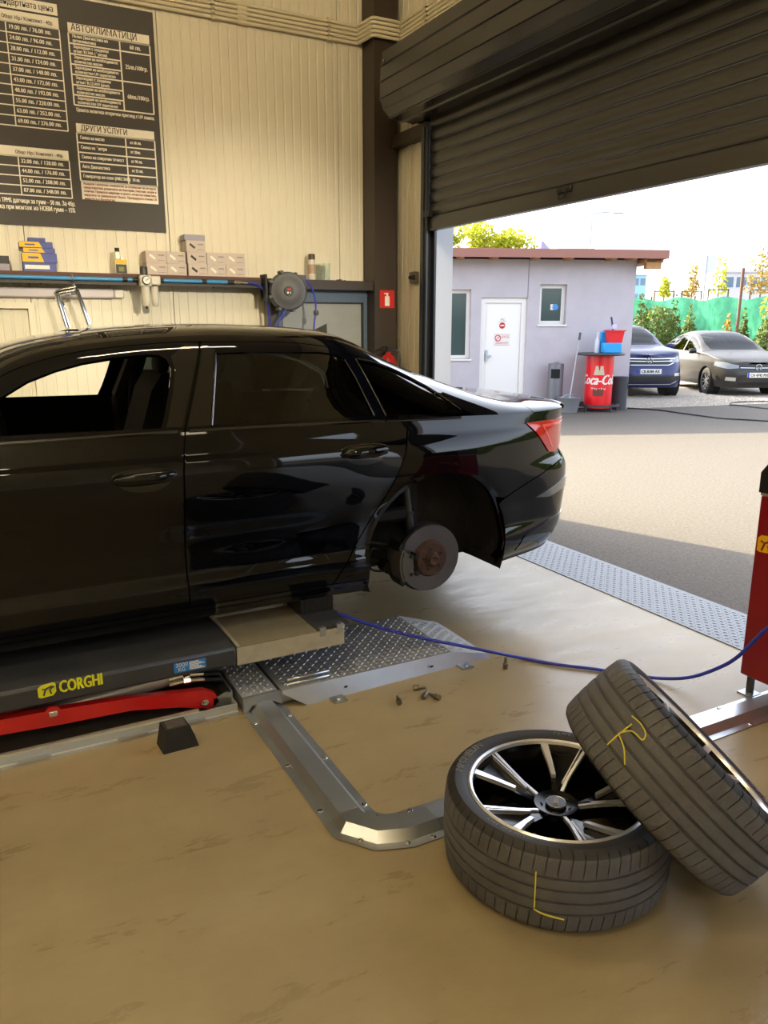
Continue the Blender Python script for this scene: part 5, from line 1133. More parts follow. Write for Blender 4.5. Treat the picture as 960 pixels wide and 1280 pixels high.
def ribbon(m,pts,wd=.0022):
    """chalk stroke on the tread: pts in (deg, z)"""
    P=[]
    for d,z in pts:
        r=TR-.010*(abs(z)/(TW/2))**2.6+.0012; P.append((r*math.cos(R(d)),r*math.sin(R(d)),z))
    P2=[]
    for i in range(len(P)-1):
        a,b=Vector(P[i]),Vector(P[i+1])
        for k in range(4):
            q=a.lerp(b,k/4); l=math.hypot(q.x,q.y); r=TR-.010*(abs(q.z)/(TW/2))**2.6+.0012; P2.append((q.x*r/l,q.y*r/l,q.z))
    P2.append(P[-1]); m.tube(P2,wd,5)
def ring_text(m,txt,size,r0,deg,zf,spread):
    w=spread*r0
    m.text(txt,(0,0,0),(1,0,0),(0,1,0),size,w,align='CENTER',fn=lambda x,y:((r0+y)*math.cos(R(deg)-x/r0),(r0+y)*math.sin(R(deg)-x/r0),zf(r0+y)))
tyre_o=None
def wheel(label,loc,axis,spin,name='alloy_wheel',chalk=None):
    global tyre_o
    root=thing(name,label,'wheel',loc,0,'removed wheels on the floor')
    a=Vector(axis).normalized(); q=Vector((0,0,1)).rotation_difference(a); root.rotation_mode='QUATERNION'; root.rotation_quaternion=q@Matrix.Rotation(R(spin),4,'Z').to_quaternion()
    if tyre_o is None: tyre_o=tyre_mesh().build('tyre',[M_TYRE,M_SIDE],root,local=True,angle=30); t=tyre_o
    else: t=tyre_o.copy(); COL.objects.link(t); t.parent=root
    rim_parts(root)
    sf=lambda r: TW/2+.001-(0 if .297<r<.33 else .004)
    for dg in(0,180):
        lt=MB(); ring_text(lt,'MICHELIN',.034,.296,LET0+dg,sf,.62); lt.build('sidewall_lettering',mat('raised lettering rubber','6E6C6A',.5),t,local=True,recalc=False)
    l2=MB(); ring_text(l2,'255/40 R20  101Y',.014,.298,LET0+80,sf,.5); ring_text(l2,'PILOT SPORT 4',.016,.297,LET0-85,sf,.5); l2.build('size_lettering',mat('raised lettering rubber','6E6C6A',.5),t,local=True,recalc=False)
    if chalk:
        m=MB()
        for s in chalk: ribbon(m,s)
        m.build('chalk_mark',M_CHALK,t,local=True)
    return root

LET0=78
def tyre_hit(root,u,v):
    """photo pixel -> (deg,z) on the tread of a placed wheel"""
    bpy.context.view_layer.update(); Mi=root.matrix_world.inverted(); d=_f*FPX+_r*(u-480)-_u*(v-640); o=Mi@EYE; d=(Mi.to_3x3()@d).normalized()
    A=d.x**2+d.y**2; B=o.x*d.x+o.y*d.y; Cc=o.x**2+o.y**2-TR**2; D=B*B-A*Cc
    t=(-B-math.sqrt(max(0,D)))/A; p=o+d*t; return (math.degrees(math.atan2(p.y,p.x)),max(-.12,min(.12,p.z)))
W1=wheel('black and silver alloy wheel with tyre lying flat on the floor',(1.475,1.63,TW/2),(0,0,1),45)
W2=wheel('alloy wheel leaning tilted on the lying tyre, tread to the viewer',(1.767,1.441,.324),(.628,-.308,.714),80)
def chalk(root,strokes):
    m=MB()
    for s in strokes: ribbon(m,[tyre_hit(root,p.x,p.y) for p in spline([(a,b,0) for a,b in s],5)])
    t=[c for c in root.children if c.name.startswith('tyre')][0]; m.build('chalk_mark',M_CHALK,t,local=True)
chalk(W1,[[(670,1090),(669,1112),(668,1134)],[(667,1136),(680,1143),(705,1150)]])
chalk(W2,[[(759,931),(775,917),(790,905)],[(773,917),(780,935),(781,956)],[(773,917),(790,914),(803,925),(807,917),(801,905),(790,895)]])
# ------------------------------------------------------------------ yard
M_ASPH=mat('worn asphalt','544F48',.85,0,var=.30,scale=38,bump=.8,bscale=160); M_GRAV=mat('pale gravel','A79F93',.95,0,var=.3,scale=60,bump=1.0,bscale=120)
gd=MB().box(3.38,160,-60,160,-.12,-.002); gd.box(-60,3.38,YB+.13,160,-.12,-.002); struct(gd.build('ground',M_ASPH))
th=snode('threshold_plate',(3.6,3,0)); M_THR=mat('threshold steel','7E8286',.5,.5,var=.06,scale=9); MB().box(3.38,3.84,DY0,GY,0,.005).build('plate',M_THR,th)
mb=MB(); checker(mb,3.39,3.83,1.0,GY-.3,lambda x,y:.005,.030,h=.0025); mb.build('tread_bar',M_THR,th,kind='stuff',recalc=False)
FWH=Vector((math.sin(YAW),math.cos(YAW),0)); RTH=Vector((math.cos(YAW),-math.sin(YAW),0))
# ------------------------------------------------------------------ small rendered building
BP=Vector((11.746,11.608,0)); BR=math.atan2(-.375,.927)
M_REND=mat('lilac grey render','BCB6BC',.85,0,var=.06,scale=2.5,bump=.15,bscale=60); M_FASC=mat('red brown fascia','9A6A5C',.6); M_WOOD=mat('raw wood','B88A5C',.7,0,var=.2,scale=10); M_UPVC=mat('white upvc','E9E6E2',.35); M_WGL=mat('dark window glass','3E504E',.04,0,coat=.5)
bd=thing('small_building','low lilac grey rendered building with flat red brown roof in the yard','building',BP,BR)
BH=2.86
def W_(x0,x1,z0,z1): MB().box(x0,x1,0,.2,z0,z1).build('wall',M_REND,bd,local=True)
W_(-7.6,-4.75,0,BH); W_(-4.75,-3.28,0,.98); W_(-4.75,-3.28,2.30,BH); W_(-3.28,-3.08,0,BH); W_(-3.08,-2.16,2.15,BH); W_(-2.16,-1.92,0,BH); W_(-1.92,-1.38,0,1.64); W_(-1.92,-1.38,2.40,BH); W_(-1.38,0,0,BH)
MB().box(-.2,0,.2,5,0,BH).box(-7.6,0,4.8,5,0,BH).box(-7.6,-7.4,.2,5,0,BH).build('wall',M_REND,bd,local=True)
MB().box(-2.168,-2.152,-.006,.002,2.15,BH).build('wall_joint',mat('grey joint strip','8E8A92',.9),bd,local=True)  # joint built as a thin raised grey strip
rf=MB().box(-8.0,.42,-.42,5.3,BH+.06,BH+.16).build('roof',M_FASC,bd,local=True)
MB().box(-8.0,.42,-.44,-.42,BH+.0,BH+.15).box(.42,.44,-.44,5.3,BH,BH+.15).build('fascia',M_FASC,rf,local=True)
MB().box(.06,.36,-.30,-.18,BH-.18,BH+.06).box(.04,.40,-.30,4.8,BH-.06,BH+.0).build('purlin',M_WOOD,bd,local=True)
for x in(-7.0,-5.6,-4.2,-3.55,-2.9,-2.1,-1.45,-.6,-.2): MB().box(x-.05,x+.05,-.36,.02,BH-.02,BH+.06).build('rafter_end',M_WOOD,bd,local=True)
def win(x0,x1,z0,z1,fr=.06,deep=.11):
    w=MB().box(x0,x0+fr,deep,deep+.06,z0,z1).box(x1-fr,x1,deep,deep+.06,z0,z1).box(x0+fr,x1-fr,deep,deep+.06,z0,z0+fr).box(x0+fr,x1-fr,deep,deep+.06,z1-fr,z1).build('window',M_UPVC,bd,local=True)
    MB().box(x0+fr,x1-fr,deep+.02,deep+.035,z0+fr,z1-fr).build('pane',M_WGL,w,local=True); return w
w1=win(-4.75,-3.28,.98,2.30,.07); w2=win(-1.92,-1.38,1.64,2.40,.07)
MB().box(-1.66,-1.60,.122,.13,1.92,2.03).build('white_sticker',M_WHITE,w2,local=True); MB().cyl((-1.56,.122,1.975),(-1.56,.13,1.975),.06,n=18).build('blue_sticker',mat('blue sticker disc','3C8FE0',.4),w2,local=True)
MB().box(-1.95,-1.36,-.03,.11,1.61,1.64).box(-4.78,-3.25,-.03,.11,.95,.98).build('window_sill',M_UPVC,bd,local=True)
o=MB(); random.seed(11)
for cx,r,m in((-3.82,.13,0),(-3.68,.10,1),(-3.52,.09,2)): o.lathe([(0,-.05),(r,-.03),(r,.03),(0,.05)],(cx,.25,1.06+r*.8),axis=(0,1,0),n=16,m=m)
tag(o.build('window_toys',[M_WHITE,M_SIGNR,M_BSTK],loc=(0,0,0)),'red white and blue toys behind the window of the small building','toys'); o=bpy.data.objects['window_toys']; o.location=BP; o.rotation_euler=(0,0,BR)
dr=MB().box(-3.08,-2.98,.05,.14,0,2.15).box(-2.26,-2.16,.05,.14,0,2.15).box(-2.98,-2.26,.05,.14,2.05,2.15).build('door_surround',M_UPVC,bd,local=True)
dl=MB().box(-2.98,-2.26,.08,.14,.02,2.05,bev=.008).build('door',mat('white door leaf','EDEAE6',.4),bd,local=True)
MB().box(-2.945,-2.295,.074,.08,.12,1.98).build('door_inset',mat('white door leaf','EDEAE6',.4),dl,local=True)
MB().box(-2.96,-2.915,.04,.08,.93,1.15).box(-2.955,-2.84,.02,.045,1.02,1.05).build('handle',M_STEEL,dl,local=True)
sg=MB(); sx=-2.63
MB().cyl((sx,.068,1.62),(sx,.074,1.62),.06,n=20).build('red_disc_sticker',M_SIGNR,dl,local=True); MB().box(sx-.04,sx+.04,.066,.068,1.61,1.635).build('sticker_bar',M_WHITE,dl,local=True)
MB().box(sx-.16,sx+.16,.070,.074,1.24,1.46).build('notice',M_WHITE,dl,local=True)
nt_=MB(); nt_.tube([(sx-.08+.055*math.cos(a),.068,1.38+.055*math.sin(a)) for a in [i*math.pi/10 for i in range(20)]],.009,5,closed=True).tube([(sx-.115,.067,1.345),(sx-.045,.067,1.415)],.007,5)
nt_.text('ВХОД',(sx-.005,.068,1.385),(1,0,0),(0,0,1),.06,.15); nt_.text('ЗАБРАНЕН',(sx-.13,.068,1.265),(1,0,0),(0,0,1),.06,.26); nt_.box(sx-.155,sx+.155,.069,.07,1.45,1.456); nt_.box(sx-.155,sx+.155,.069,.07,1.243,1.249); nt_.build('notice_print',mat('pink red print','D2405A',.5),dl,local=True)
nt_=MB().text('WC',(sx-.04,.072,1.71),(1,0,0),(0,0,1),.07,.09); nt_.box(sx-.08,sx+.08,.071,.074,1.69,1.695); nt_.build('small_print',mat('grey print','8C8079',.6),dl,local=True)
# things along the facade; local frame of the building -> world
BM=Matrix.Translation(BP)@Matrix.Rotation(BR,4,'Z')
def on_ground(u,v): return at(u,v,'z',0)
p=BM@Vector((-1.62,-.30,0)); o=thing('ash_bin','grey cylindrical outdoor bin with black opening against the building','bin',p)
MB().lathe([(0,0),(.15,0),(.15,.88),(.145,.90),(0,.90)],n=24).build('bin_body',mat('grey bin','6F7074',.45,.3),o,local=True); MB().lathe([(.1505,.62),(.1505,.80)],n=10,a0=R(-78),a1=R(-8)).build('opening',M_BLACKM,o,local=True); MB().box(-.05,.05,-.02,.02,.90,.93).build('lid_knob',M_STEEL,o,local=True)
pd=on_ground(746,513); o=thing('drum_table','round standing table with a red printed drum as its base','table',pd)
DR=.262; dh=1.08
MB().lathe([(0,.06),(DR,.06),(DR,dh-.02),(0,dh-.02)],n=40).build('drum',mat('cola red','E01420',.3,coat=.3),o,local=True)
MB().lathe([(0,dh+.03),(.44,dh+.03),(.46,dh+.015),(.46,dh),(.44,dh-.015),(0,dh-.015)],n=40).build('table_top',M_DGREY,o,local=True)
MB().lathe([(.37,.10),(.42,.10),(.42,.14),(.37,.14)],n=36,closed=True).build('foot_ring',M_DGREY,o,local=True)
for k in range(5):
    a=R(72*k+50); MB().box(-.015,.015,-.015,.015,0,.13).xf(Matrix.Translation((.40*math.cos(a),.40*math.sin(a),0))).build('foot',M_DGREY,o,local=True)
    MB().obox((.32*math.cos(a),.32*math.sin(a),.12),(.08*math.cos(a),.08*math.sin(a),0),(-.01*math.sin(a),.01*math.cos(a),0),(0,0,.01)).build('spoke',M_DGREY,o,local=True)
va=math.atan2(-pd.y,-pd.x)       # towards the viewer
def cyl_fn(a0,z0,sh=.28,r=DR+.002): return lambda x,y:(r*math.cos(a0+(x+sh*y)/r),r*math.sin(a0+(x+sh*y)/r),z0+y+.10*x*0)
tm=MB()
for dx in(0,.006,.012,.018): tm.text('Coca‑Cola'.replace('‑','-'),(0,0,0),(1,0,0),(0,1,0),.27,.82,align='CENTER',fn=cyl_fn(va+dx/DR-.08,.52))
tm.text('Make it Real',(0,0,0),(1,0,0),(0,1,0),.06,.28,align='CENTER',fn=cyl_fn(va,.42,0)); tm.build('lettering',M_WHITE,o,local=True,recalc=False)
bt=MB()
for da,l in((-.17,.0),(.17,.02)):
    a=va+da; c=Vector(((DR+.001)*math.cos(a),(DR+.001)*math.sin(a),0)); tg_=Vector((-math.sin(a),math.cos(a),0)); 
    for z0,z1,w0,w1 in((.70,.80,.055,.04),(.80,.87,.034,.028)): bt.add([c+tg_*(-w0)+Vector((0,0,z0)),c+tg_*w0+Vector((0,0,z0)),c+tg_*w1+Vector((0,0,z1)),c-tg_*w1+Vector((0,0,z1))],[(0,1,2,3)])
    for z0,z1,w0,w1 in((.30,.38,.05,.06),(.38,.44,.06,.05)): bt.add([c+tg_*(-w0)+Vector((0,0,z0)),c+tg_*w0+Vector((0,0,z0)),c+tg_*w1+Vector((0,0,z1)),c-tg_*w1+Vector((0,0,z1))],[(0,1,2,3)],1)
bt.split('bottle_print',[mat('pale glass print','C9B9A0',.4),mat('dark bottle print','6A3A30',.4)],o,local=True,recalc=False)
zt=dh+.03; Rr=RTH; 
def onT(du,df): return pd+RTH*du+FWH*df+Vector((0,0,zt))
o=thing('blue_canister','bright blue canister standing on the red drum table','canister',onT(.17,.05),-YAW); MB().box(-.17,.17,-.0,.10,0,.40,bev=.02).box(-.17,.17,-.26,-.0,0,.19,bev=.015).build('canister_body',mat('bright blue plastic','1E9AE0',.4),o,local=True); MB().box(-.08,.08,-.02,.02,.40,.44,bev=.01).build('carry_handle',mat('bright blue plastic','1E9AE0',.4),o,local=True)
o=thing('red_tub','red plastic tub with brushes resting on the blue canister','tub',onT(.22,.02)+Vector((0,0,.191)),-YAW); MB().add([(x*s,y*s*.62,z) for z,s in((0,.13),(.23,.165)) for x,y in((-1,-1),(1,-1),(1,1),(-1,1))],[(3,2,1,0),(0,1,5,4),(1,2,6,5),(2,3,7,6),(3,0,4,7)]).build('tub_body',mat('bright red plastic','DE1F26',.4),o,local=True); MB().box(-.19,.19,-.115,-.10,.215,.235).box(-.19,.19,.10,.115,.215,.235).box(-.19,-.17,-.115,.115,.215,.235).box(.17,.19,-.115,.115,.215,.235).build('rim',mat('bright red plastic','DE1F26',.4),o,local=True)
o.location-=FWH*.10
b=thing('dish_brush','dark handled brush sticking out of the red tub','brush',o.location+Vector((0,0,.08)),-YAW); MB().cyl((.0,0,.0),(-.08,.0,.40),.018,n=8).build('brush_handle',mat('dark blue plastic','2A3050',.4),b,local=True); MB().box(-.06,.03,-.03,.03,.17,.26,bev=.01).build('brush_head',mat('white and violet bristle','C8C4E0',.7),b,local=True)
o=thing('clear_bottle','clear plastic bottle left of the blue canister','bottle',onT(-.07,.02)); MB().lathe([(0,0),(.045,0),(.047,.02),(.047,.22),(.02,.30),(.016,.36),(0,.36)],n=16).build('bottle_body',mat('milky clear plastic','CCD2DA',.2),o,local=True); MB().cyl((0,0,.36),(0,0,.385),.018,n=12).build('cap',M_WHITE,o,local=True)
p=on_ground(710,515)+Vector((0,0,0)); o=thing('mop_bucket','grey plastic mop bucket left of the drum table','bucket',p); MB().lathe([(0,0),(.17,0),(.225,.27),(.235,.28),(.215,.28),(.16,.02),(0,.02)],n=24).build('bucket_body',mat('grey bucket plastic','7C7E82',.5),o,local=True); MB().tube([(-.22,0,.27),(-.10,-.02,.33),(.10,-.02,.33),(.22,0,.27)],.008,6).build('bail',M_STEEL,o,local=True)
e=at_depth(724,425,math.hypot(p.x,p.y)+.25); mp=thing('mop','thin grey mop handle leaning on the building from the bucket','mop',p+Vector((0,0,.1))); MB().cyl(p+Vector((0,0,.1)),e,.014,n=8).build('mop_handle',mat('pale grey handle','A2A4AA',.4),mp); d=(e-p).normalized(); MB().cyl(e,e+d*.14,.022,n=8).build('grip',M_DGREY,mp); MB().lathe([(0,.16),(.03,.15),(.06,.05),(.09,.0)],p+Vector((0,0,.03)),n=12).build('mop_head',mat('mop strings','B8B4AC',.9),mp)
p=pd+RTH*.50+FWH*.28; o=thing('dark_bin','dark cylindrical bin standing behind the red drum table','bin',p); MB().lathe([(0,0),(.15,0),(.16,.62),(.165,.64),(0,.64)],n=24).build('bin_body',mat('anthracite bin','3F4146',.5),o,local=True); MB().lathe([(.162,.40),(.162,.52)],n=8,a0=R(20),a1=R(60)).build('opening',M_BLACKM,o,local=True)
# gravel and cables
g=[on_ground(783,511),on_ground(1010,503),on_ground(1010,470)+FWH*6,on_ground(760,470)+FWH*4,on_ground(760,505)]
gm=MB().prism([(q.x,q.y) for q in g],'z',-.02,.006); struct(gm.build('gravel_bed',M_GRAV))
sm=MB(); random.seed(5)
for i in range(2600):
    q=on_ground(random.uniform(775,965),495+random.random()**1.0*17); r=random.uniform(.012,.03)
    if not pip((q.x,q.y),[(w.x,w.y) for w in g]): continue
    z=.006; sm.add([(q.x-r,q.y,z),(q.x,q.y-r*.8,z),(q.x+r,q.y,z),(q.x,q.y+r*.8,z),(q.x+r*.2,q.y,z+r*.8)],[(0,1,4),(1,2,4),(2,3,4),(3,0,4)])
tag(sm.build('gravel_stones',M_GRAV,recalc=False),'loose pale gravel stones scattered under the parked cars','gravel',kind='stuff')
tag(MB().tube(spline([on_ground(u,v)+Vector((0,0,.014)) for u,v in((784,511),(820,513),(850,517),(880,521),(905,524),(940,526),(985,529))]),.014,6).build('yard_cable',M_BLACK),'dark cable lying on the asphalt from the building to the right','cable')
tag(MB().tube(spline([on_ground(u,v)+Vector((0,0,.02)) for u,v in((985,515),(950,511),(925,508),(913,507),(918,504),(950,503),(985,503))]),.014,6).build('yard_hose',M_BLACK),'looped dark hose on the gravel in front of the grey hatchback','hose')
# ------------------------------------------------------------------ parked cars
def parked(name,label,loc,S,paint,axf,H,plate,scale=1.0,suv=False):
    c=thing(name,label,'car',loc,math.pi/2-YAW); L,U=S.low,S.up; both=(1,-1); uf,ue=S.ufront,S.uend; zb=.20 if not suv else .24; ar=.345 if not suv else .37; az=.32 if not suv else .345
    def bl(x0,x1,n): return [(x0+(x1-x0)*i/n,S.belt(x0+(x1-x0)*i/n)) for i in range(n+1)]
    A1=arch(axf,az,ar,205,-25,14); A0=arch(0,az,ar,205,-25,14)
    CP().region(L,[(uf,zb),(axf-ar,zb)]+[p for p in A1 if p[1]>zb]+[(axf+ar,zb),(-ar,zb)]+[p for p in A0 if p[1]>zb]+[(ar,zb),(ue,zb),(ue,S.belt(ue))]+bl(ue-.05,uf+.05,60)+[(uf,S.belt(uf))],.07,sides=both,thick=.03).build('body',paint,c)
    xw0,xw1=S.wind; xb0,xb1=S.back
    CP().region(U,[(S.xf+.06,0),(xw0-.02,0),(xw0-.02,.999),(S.xf+.06,.999)],.07,sides=both,thick=.01).build('bonnet',paint,c)
    gzz=pchip(S.gut); tg2=lambda x:S.t_of_z(x,gzz(x))
    xs=[S.gut[0][0]+(S.gut[-1][0]-S.gut[0][0])*i/40 for i in range(41)]
    CP().region(U,[(xw0,0)]+[(x,tg2(x)) for x in xs]+[(xb1+.03,0),(S.xr-.06,0),(S.xr-.06,.999),(xb1,.999),(xb1,.55),(xb0,.5),(xb0,.999),(xw1,.999),(xw1-.06,.60),(xw0+.06,.50),(xw0+.02,.60),(xw0+.005,.999)],.06,sides=both,thick=.01).build('roof',paint,c)
    CP().region(U,[(xw0+.005,.999),(xw0+.02,.60),(xw0+.06,.50),(xw1-.06,.60),(xw1,.999)],.09,sides=both,thick=0,off=-.004).build('windscreen',glass('grey car glass','4A5654',0,.6),c)
    CP().region(U,[(xb0,.999),(xb0,.5),(xb1,.55),(xb1,.999)],.09,sides=both,thick=0,off=-.004).build('rear_window',M_TINT,c)
    x0,x1=S.gut[0][0],S.gut[-1][0]
    for sd in both:
        for a,b in S.sidew:
            xsn=[a+(b-a)*i/10 for i in range(11)]
            CP().region(S.upz,[(x,max(S.belt(x)+.012,0)) for x in xsn]+[(x,gzz(x)-.03) for x in xsn[::-1] if gzz(x)-.03>S.belt(x)+.05],.09,thick=0,off=-.003,sides=(sd,)).build('side_window',glass('grey car glass','4A5654',0,.6),c)
        xsn=[x0+(x1-x0)*i/24 for i in range(25)]
        CP().region(S.upz,[(x,S.belt(x)) for x in xsn]+[(x,gzz(x)) for x in xsn[::-1] if gzz(x)>S.belt(x)+.01],.06,thick=.008,sides=(sd,),holes=[[(x,max(S.belt(x)+.015,0)) for x in [a+(b-a)*i/10 for i in range(11)]]+[(x,gzz(x)-.033) for x in [b+(a-b)*i/10 for i in range(11)] if gzz(x)-.033>S.belt(x)+.05] for a,b in S.sidew]).build('window_frame',paint,c)
        # lamps
        CP().region(L,S.head,.04,thick=.01,off=.006,sides=(sd,)).build('headlamp',mat('headlamp lens grey','7E868E',.12,coat=.4),c)
        CP().region(L,S.fog,.04,thick=.006,off=.006,sides=(sd,)).build('fog_lamp',mat('fog lamp lens','B9B6A8',.12,coat=1),c)
        P=L(axf+.62,S.belt(axf+.62)-.02); m=MB().lathe([(0,-.09),(.05,-.08),(.07,0),(.06,.08),(0,.09)],axis=(0,1,0),n=12); m.xf(Matrix.Translation((P[0],-(P[1]+.13)*sd,P[2]+.06))@Matrix.Diagonal((.9,1,.9,1))); m.box(P[0]-.03,P[0]+.03,-(P[1]+.06)*sd,-(P[1]-.02)*sd,P[2]+.0,P[2]+.03); m.build('door_mirror',paint if suv else M_BLACK,c,local=True)
        for x in(axf,0):
            wy=-(S.w-.13)*sd; wr=az
            t=MB().lathe([(wr*.62,-.10),(wr*.85,-.105),(wr*.97,-.085),(wr,-.06),(wr,.06),(wr*.97,.085),(wr*.85,.105),(wr*.62,.10)],(x,wy,wr),axis=(0,1,0),n=30,closed=True).build('tyre',M_RUBBER,c,local=True)
            rm=MB(); rm.lathe([(0,.085),(.05,.085),(.06,.07)],(x,wy,wr),axis=(0,-sd,0),n=14); rm.lathe([(wr*.60,.09),(wr*.66,.098),(wr*.66,.085)],(x,wy,wr),axis=(0,-sd,0),n=28)
            for k in range(5):
                for da in(-9,9):
                    a=R(72*k+da); a2=R(72*k+da*1.5); rm.add([(x+r*math.cos(aa+s),wy-yy*sd,wr+r*math.sin(aa+s)) for r,aa,yy,ww in((.04,a,.085,.3),(wr*.63,a2,.092,.07)) for s in(-ww,ww)],[(0,1,3,2)])
            rm.build('rim',mat('silver alloy','B9BBBE',.3,.8),c,local=True); MB().lathe([(0,.05),(wr*.62,.05)],(x,wy,wr),axis=(0,-sd,0),n=20).build('brake_gap',M_BLACKM,c,local=True)
            MB().lathe([(ar+.02,-.02),(ar+.02,.25),(0,.26)],(x,-(S.w-.02)*sd,az),axis=(0,sd,0),n=20).build('arch_liner',M_BLACKM,c,local=True)
    for nm,pl,m,o in S.front: CP().region(L,pl,.05,thick=.006,off=o,sides=both).build(nm,m,c)
    xf=L(uf,S.logo_z)[0]-.03
    lg=MB().lathe([(.058,0),(.066,-.008),(.074,0)],(xf,0,S.logo_z),axis=(1,0,0),n=28).tube([(xf-.008,.045,S.logo_z+.04),(xf-.008,.02,S.logo_z-.0),(xf-.008,0,S.logo_z+.045),(xf-.008,-.02,S.logo_z),(xf-.008,-.045,S.logo_z+.04)],.006,5).tube([(xf-.008,.055,S.logo_z+.0),(xf-.008,.027,S.logo_z-.052),(xf-.008,0,S.logo_z-.005),(xf-.008,-.027,S.logo_z-.052),(xf-.008,-.055,S.logo_z)],.006,5).build('round_emblem',M_CHROME,c,local=True)
    xp=L(uf,S.plate_z)[0]-.02; z=S.plate_z
    pl=MB().box(xp,xp+.012,-.26,.26,z-.055,z+.055).build('number_plate',M_WHITE,c,local=True); MB().box(xp-.002,xp,.215,.26,z-.055,z+.055).build('blue_band',mat('plate blue','2448B0',.4),pl,local=True)
    tm=MB()
    for dx in(0,.004,.008): tm.text(plate,(xp-.003,.195-dx,z-.034),(0,-1,0),(0,0,1),.095,.41)
    tm.build('plate_lettering',M_INK,pl,local=True,recalc=False)
    MB().box(S.xf+.35,S.xr-.3,-S.w+.3,S.w-.3,zb,zb+.06).build('underbody',M_BLACKM,c,local=True)
    MB().box(axf+.5,axf+.75,-.6,.6,.7,S.belt(-1)+.0).build('dashboard',M_INT,c,local=True)
    for cy in(-.36,.36): MB().box(-1.2,-1.02,cy-.22,cy+.22,.5,1.1,bev=.04).box(-1.1,-1.0,cy-.12,cy+.12,1.14,1.3,bev=.03).build('front_seat',M_SEAT,c,local=True)
    MB().box(-.2,.0,-.6,.6,.5,1.05,bev=.04).build('rear_seat',M_SEAT,c,local=True)
    return c
def mk(xr1,xr,xf1,xf,w,belt,top,**k):
    side=((.15,.10),(.22,.05),(.32,.02),(.50,.012),(.62,.0),(.75,.0),(.88,.02),(1.0,.04),(1.15,.07)); rear=((.15,.14),(.25,.06),(.36,.01),(.5,.0),(.62,.02),(.72,.05),(.82,.09),(.95,.12),(1.1,.14))
    return CarSurf(xr1=xr1,xr=xr,xf1=xf1,xf=xf,w=w,belt=belt,top=top,side=side,rear=rear,arch=(),nf=2.2,mf=3.6,nr=2.2,mr=4.0,taper=.08,kr=(xr1+.05,xr1+.6))
G=mk(.25,.74,-2.75,-3.46,.885,((-4.4,.74),(-3.46,.74),(-3.2,.82),(-2.8,.90),(-2.3,.95),(-1.5,.965),(0,.985),(.6,1.0),(2,1.0)),((-3.42,.78),(-3.1,.88),(-2.5,.985),(-2.2,1.03),(-1.95,1.13),(-1.6,1.29),(-1.25,1.41),(-.9,1.47),(-.5,1.48),(.0,1.455),(.3,1.41),(.48,1.28),(.60,1.1),(.70,1.02)))
uf=G.ufront; G.wind=(-2.15,-1.20); G.back=(.30,.60); G.gut=[(-2.2,.965),(-2.0,1.05),(-1.7,1.19),(-1.35,1.32),(-1.0,1.385),(-.5,1.40),(.0,1.37),(.25,1.30),(.42,1.15),(.52,1.02)]; G.sidew=[(-1.90,-1.02),(-.95,-.12),(-.05,.28)]
G.head=[(-2.98,.70),(-3.0,.79),(-3.25,.79),(uf+.62,.745),(uf+.45,.72),(uf+.45,.65),(uf+.7,.63)]; G.fog=[(uf+.50,.36),(uf+.50,.44),(uf+.72,.45),(uf+.74,.37)]
chr_=M_CHROME; gb=mat('black grille plastic','141518',.4)
G.front=[('upper_grille',[(uf,.63),(uf,.70),(uf+.42,.70),(uf+.44,.64)],gb,.004),('chrome_line',[(uf,.652),(uf,.662),(uf+.42,.668),(uf+.42,.656)],chr_,.012),('lower_grille',[(uf,.28),(uf,.50),(uf+.42,.50),(uf+.50,.40),(uf+.42,.28)],gb,.004)]
G.logo_z=.675; G.plate_z=.50
T_=mk(.25,.86,-2.85,-3.57,.89,((-4.4,.92),(-3.57,.92),(-3.3,1.0),(-2.8,1.06),(-2.3,1.09),(-1.5,1.10),(0,1.12),(.6,1.13),(2,1.13)),((-3.52,.96),(-3.2,1.06),(-2.6,1.13),(-2.3,1.16),(-2.0,1.30),(-1.65,1.47),(-1.3,1.59),(-.9,1.63),(-.5,1.64),(.0,1.62),(.5,1.57),(.65,1.42),(.75,1.25),(.82,1.16)))
uf=T_.ufront; T_.wind=(-2.25,-1.28); T_.back=(.52,.76); T_.gut=[(-2.3,1.10),(-2.1,1.19),(-1.75,1.36),(-1.4,1.48),(-1.0,1.54),(-.5,1.55),(.2,1.53),(.5,1.45),(.62,1.25),(.68,1.14)]; T_.sidew=[(-1.95,-1.02),(-.95,-.12),(-.05,.45)]
T_.head=[(-3.05,.86),(-3.05,.95),(-3.3,.95),(uf+.60,.90),(uf+.50,.87),(uf+.50,.81),(uf+.75,.80)]; T_.fog=[(uf+.60,.50),(uf+.60,.56),(uf+.80,.57),(uf+.82,.50)]
T_.front=[('upper_grille',[(uf,.74),(uf,.89),(uf+.56,.89),(uf+.60,.80),(uf+.45,.74)],gb,.004),('chrome_line',[(uf,.875),(uf,.892),(uf+.70,.90),(uf+.70,.885)],chr_,.012),('chrome_line',[(uf,.82),(uf,.832),(uf+.58,.84),(uf+.58,.828)],chr_,.012),('chrome_line',[(uf,.738),(uf,.752),(uf+.45,.752),(uf+.62,.80),(uf+.63,.785),(uf+.46,.738)],chr_,.012),('lower_grille',[(uf,.36),(uf,.52),(uf+.55,.52),(uf+.80,.62),(uf+.85,.50),(uf+.55,.36)],gb,.004),('chrome_line',[(uf,.315),(uf,.33),(uf+.5,.33),(uf+.82,.44),(uf+.82,.425),(uf+.5,.315)],chr_,.012)]
T_.logo_z=.845; T_.plate_z=.61
MG=mat('olive grey metallic paint','302E2A',.4,.15,coat=.1); MT=mat('navy metallic paint','141F52',.35,.2,coat=.15)
wp=on_ground(885,492); parked('grey_hatchback','olive grey hatchback parked on the gravel facing the viewer',wp+RTH*.755+FWH*2.578,G,MG,-2.578,1.48,'CH 4742 MX')
